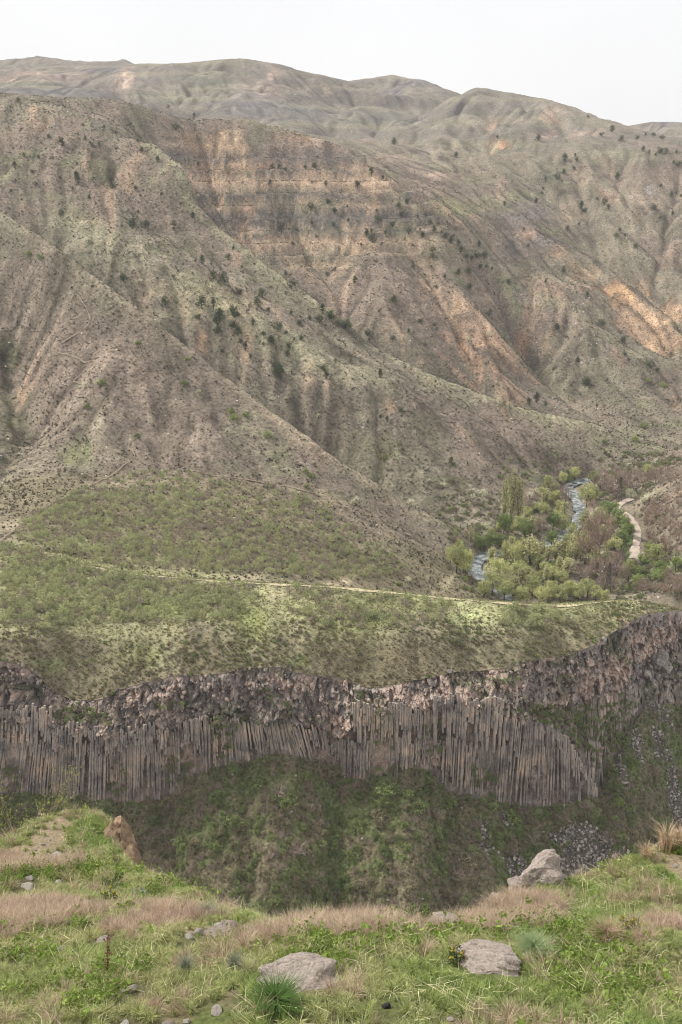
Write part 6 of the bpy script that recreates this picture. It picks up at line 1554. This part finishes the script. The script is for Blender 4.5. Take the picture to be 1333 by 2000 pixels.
# herbs and tussocks, one by one
def herb(name, px, py, wpx, kind, label, cat, hpx=None):
    p = fhit(px, py)
    if p is None: return
    kk = np.linalg.norm(p) / FOC; w = wpx * kk; q = np.random.default_rng(int(px * 7 + py))
    r = empty(name, tuple(p)); tag(r, label, cat)
    def hmat(nm, cs):
        key = 'herb_' + nm
        return bpy.data.materials.get(key) or leaf_mat(key, [(0, cs[0]), (0.5, cs[1]), (1, cs[2])], 0.7, 0.25)
    if kind in ('tuss_green', 'tuss_grey', 'tuss_dry', 'tuss_orange', 'lush'):
        n_, h_, bw = {'tuss_green': (1000, 0.55, 0.009), 'tuss_grey': (260, 0.5, 0.022), 'tuss_dry': (240, 0.8, 0.012), 'tuss_orange': (130, 1.3, 0.016), 'lush': (900, 0.6, 0.012)}[kind]
        m_ = {'tuss_green': hmat('fescue', (A(112,132,78,1.2), A(136,156,100,1.2), A(168,182,132,1.2))), 'tuss_grey': hmat('greygreen', (A(112,120,96), A(138,144,116), A(164,166,138))), 'tuss_dry': hmat('dry', (A(148,120,96), A(180,150,118), A(204,178,140))), 'tuss_orange': hmat('orange', (A(176,142,108), A(202,170,132), A(222,196,158))), 'lush': hmat('lush', (A(70,102,36), A(96,132,48), A(124,158,66)))}[kind]
        me = tuft_mesh(int(px + py), n_, h_, bw, 0.5, 0.35, m_, 2); o = obj('blades', me, r); o.scale = (w, w, w * (1.0 if hpx is None else hpx / wpx / h_))
    else:
        m_ = hmat('spurge', (A(76,96,44), A(104,124,60), A(140,152,84))) if kind != 'blue' else hmat('bluegreen', (A(108,120,104), A(132,144,124), A(160,168,146)))
        mb = MB(); c = []
        for k_ in range(16):
            a = q.uniform(0, 6.28); rr = q.uniform(0.1, 0.5) * w; tip = (rr * math.cos(a), rr * math.sin(a), w * q.uniform(0.35, 0.6))
            mb.tube([(0, 0, -0.01), (tip[0] * 0.6, tip[1] * 0.6, tip[2] * 0.5), tip], [0.004, 0.003, 0.002], 3); c += [tip, (tip[0] * 0.8, tip[1] * 0.8, tip[2] * 0.7)]
        obj('stems', mb.mesh('stems', m_), r)
        V, Fa, T = leaves(np.array(c), 420, w * 0.05, w * 0.05, q); obj('leaves', mesh_np('leaves', V, Fa, m_, False, {'tint': T}), r)
        if kind == 'flower':
            tips = np.array(c[::2]) + np.array([0, 0, w * 0.05]); V, Fa, T = leaves(tips, 150, w * 0.03, w * 0.038, q, up=1.5)
            obj('flowers', mesh_np('flowers', V, Fa, hmat('yellow', (A(186,166,30), A(216,194,44), A(232,214,80))), False, {'tint': T}), r)
HB = [('grass_tussock',1042,1872,84,'tuss_green','dense green fescue tussock right of the large pale rock','grass',46),('flowering_herb',890,1884,46,'flower','yellow flowering spurge at the left foot of the pale rock','flower',None),
 ('flowering_herb',1236,1824,46,'flower','yellow flowering spurge on the right slope','flower',None),('flowering_herb',216,1764,40,'flower','yellow flowering spurge on the left knoll slope','flower',None),
 ('leafy_herb',220,1738,44,'spurge','round leafy green spurge on the left knoll','herb',None),('leafy_herb',272,1760,34,'blue','blue green herb right of the leafy spurge','herb',None),
 ('grass_tussock',408,1796,48,'tuss_grey','grey green tussock on the stony ledge','grass',34),('grass_tussock',540,1978,110,'lush','lush dark green clump at the bottom below the flat rock','grass',56),
 ('dry_grass_tussock',200,1592,60,'tuss_dry','dry pink grass tuft on top of the knoll','grass',30),('dry_grass_tussock',428,1764,46,'tuss_dry','dry reddish tuft on the knoll edge above the ledge','grass',42),
 ('dry_grass_tussock',1300,1664,64,'tuss_orange','tall orange dry grass at the right meadow edge','grass',66),('dry_grass_tussock',1262,1680,50,'tuss_orange','lower orange dry grass left of the tall one','grass',38),('dry_grass_tussock',1326,1658,56,'tuss_orange','orange dry grass at the far right picture edge','grass',52),
 ('dry_grass_tussock',945,1772,40,'tuss_orange','orange dry tuft beside the small tan rock','grass',44),('dry_grass_tussock',1180,1846,90,'tuss_dry','pale sprawling dead stalks on the right slope','grass',50),
 ('grass_tussock',460,1900,46,'tuss_grey','grey green iris like tuft in the lower meadow','grass',40),('grass_tussock',365,1905,40,'tuss_grey','upright pale green tuft left of the iris like one','grass',44),
 ('dry_grass_tussock',275,1692,26,'tuss_orange','small orange tuft at the foot of the earth bank','grass',40),('leafy_herb',810,1812,60,'spurge','grey green leafy bush at the gorge edge by the slab','herb',None),('leafy_herb',750,1812,40,'spurge','bright green herb at the gorge edge middle','herb',None)]
for h in HB: herb(h[0], h[1], h[2], h[3], h[4], h[5], h[6], h[7])
# dock stalk
p = fhit(211, 1908); mb = MB(); qv = np.random.default_rng(4)
st = empty('dock_stalk', tuple(p)); tag(st, 'single rusty brown dead dock stalk in the left grass', 'plant')
mb.tube([(0, 0, -0.02), (0.01, 0, 0.2), (0.035, 0, 0.42)], [0.005, 0.004, 0.002], 5); m_dock = bark_mat('rusty_stalk', A(112,72,52), A(150,104,76)); obj('stem', mb.mesh('stem', m_dock), st)
V, Fa, T = leaves(np.array([(0.005 + 0.03 * t, 0, 0.08 + 0.34 * t) for t in np.linspace(0, 1, 14)]), 120, 0.012, 0.012, qv); obj('seed_head', mesh_np('seed_head', V, Fa, m_dock, False, {'tint': T}), st)
# leafing bush at the left edge, behind the knoll
q = at(45, 1655, 15.6); bush = empty('leafing_bush', q); bush.scale = (1.5, 1.5, 1.5); tag(bush, 'sparse thorny bush with fresh green leaves at the left edge', 'bush'); mb = MB(); c = []; gb = random.Random(3)
m_bl = leaf_mat('bush_spring_leaves', [(0, A(112,122,44)), (0.5, A(142,150,62)), (1, A(172,174,88))], 0.7, 0.35); m_bt = bark_mat('bush_twigs', A(104,92,74), A(150,136,110))
for k in range(26):
    a = gb.uniform(-0.5, 3.6); el = gb.uniform(0.35, 1.2); ln = gb.uniform(0.6, 1.35)
    d0 = Vector((math.cos(a) * math.cos(el), 0.6 * math.sin(a) * math.cos(el), math.sin(el)))
    pts = [Vector((0, 0, -0.2))]
    for s in range(4):
        d0 = (d0 + Vector((gb.gauss(0, 0.16), gb.gauss(0, 0.16), gb.gauss(-0.05, 0.12)))).normalized(); pts.append(pts[-1] + d0 * ln / 4)
    mb.tube(pts, [0.012, 0.009, 0.007, 0.004, 0.0015], 4)
    for s in (2, 3, 4):
        for _ in range(3):
            t = pts[s] + Vector((gb.gauss(0, 0.1), gb.gauss(0, 0.1), gb.gauss(0.05, 0.1))); mb.tube([pts[s - 1].lerp(pts[s], 0.5), t], [0.004, 0.0012], 3); c.append(tuple(t)); c.append(tuple(pts[s].lerp(t, 0.5)))
obj('branches', mb.mesh('branches', m_bt), bush); V, Fa, T = leaves(np.array(c), 1500, 0.035, 0.016, np.random.default_rng(8)); obj('leaves', mesh_np('leaves', V, Fa, m_bl, False, {'tint': T}), bush)

# ------------------------------------------------------------------ air
m_hz = bpy.data.materials.new('spring_haze'); m_hz.use_nodes = True; nt = m_hz.node_tree; nt.nodes.clear()
out = nt.nodes.new('ShaderNodeOutputMaterial'); pv = nt.nodes.new('ShaderNodeVolumePrincipled')
pv.inputs['Color'].default_value = (0.92, 0.94, 1.0, 1); pv.inputs['Density'].default_value = HAZE; pv.inputs['Anisotropy'].default_value = 0.0
nt.links.new(pv.outputs[0], out.inputs['Volume'])
mb = MB(); mb.box((0, 870, 10), (1100, 930, 162)); tag(obj('haze', mb.mesh('haze', m_hz)), 'thin pale spring haze over the valley', None, None, 'stuff')
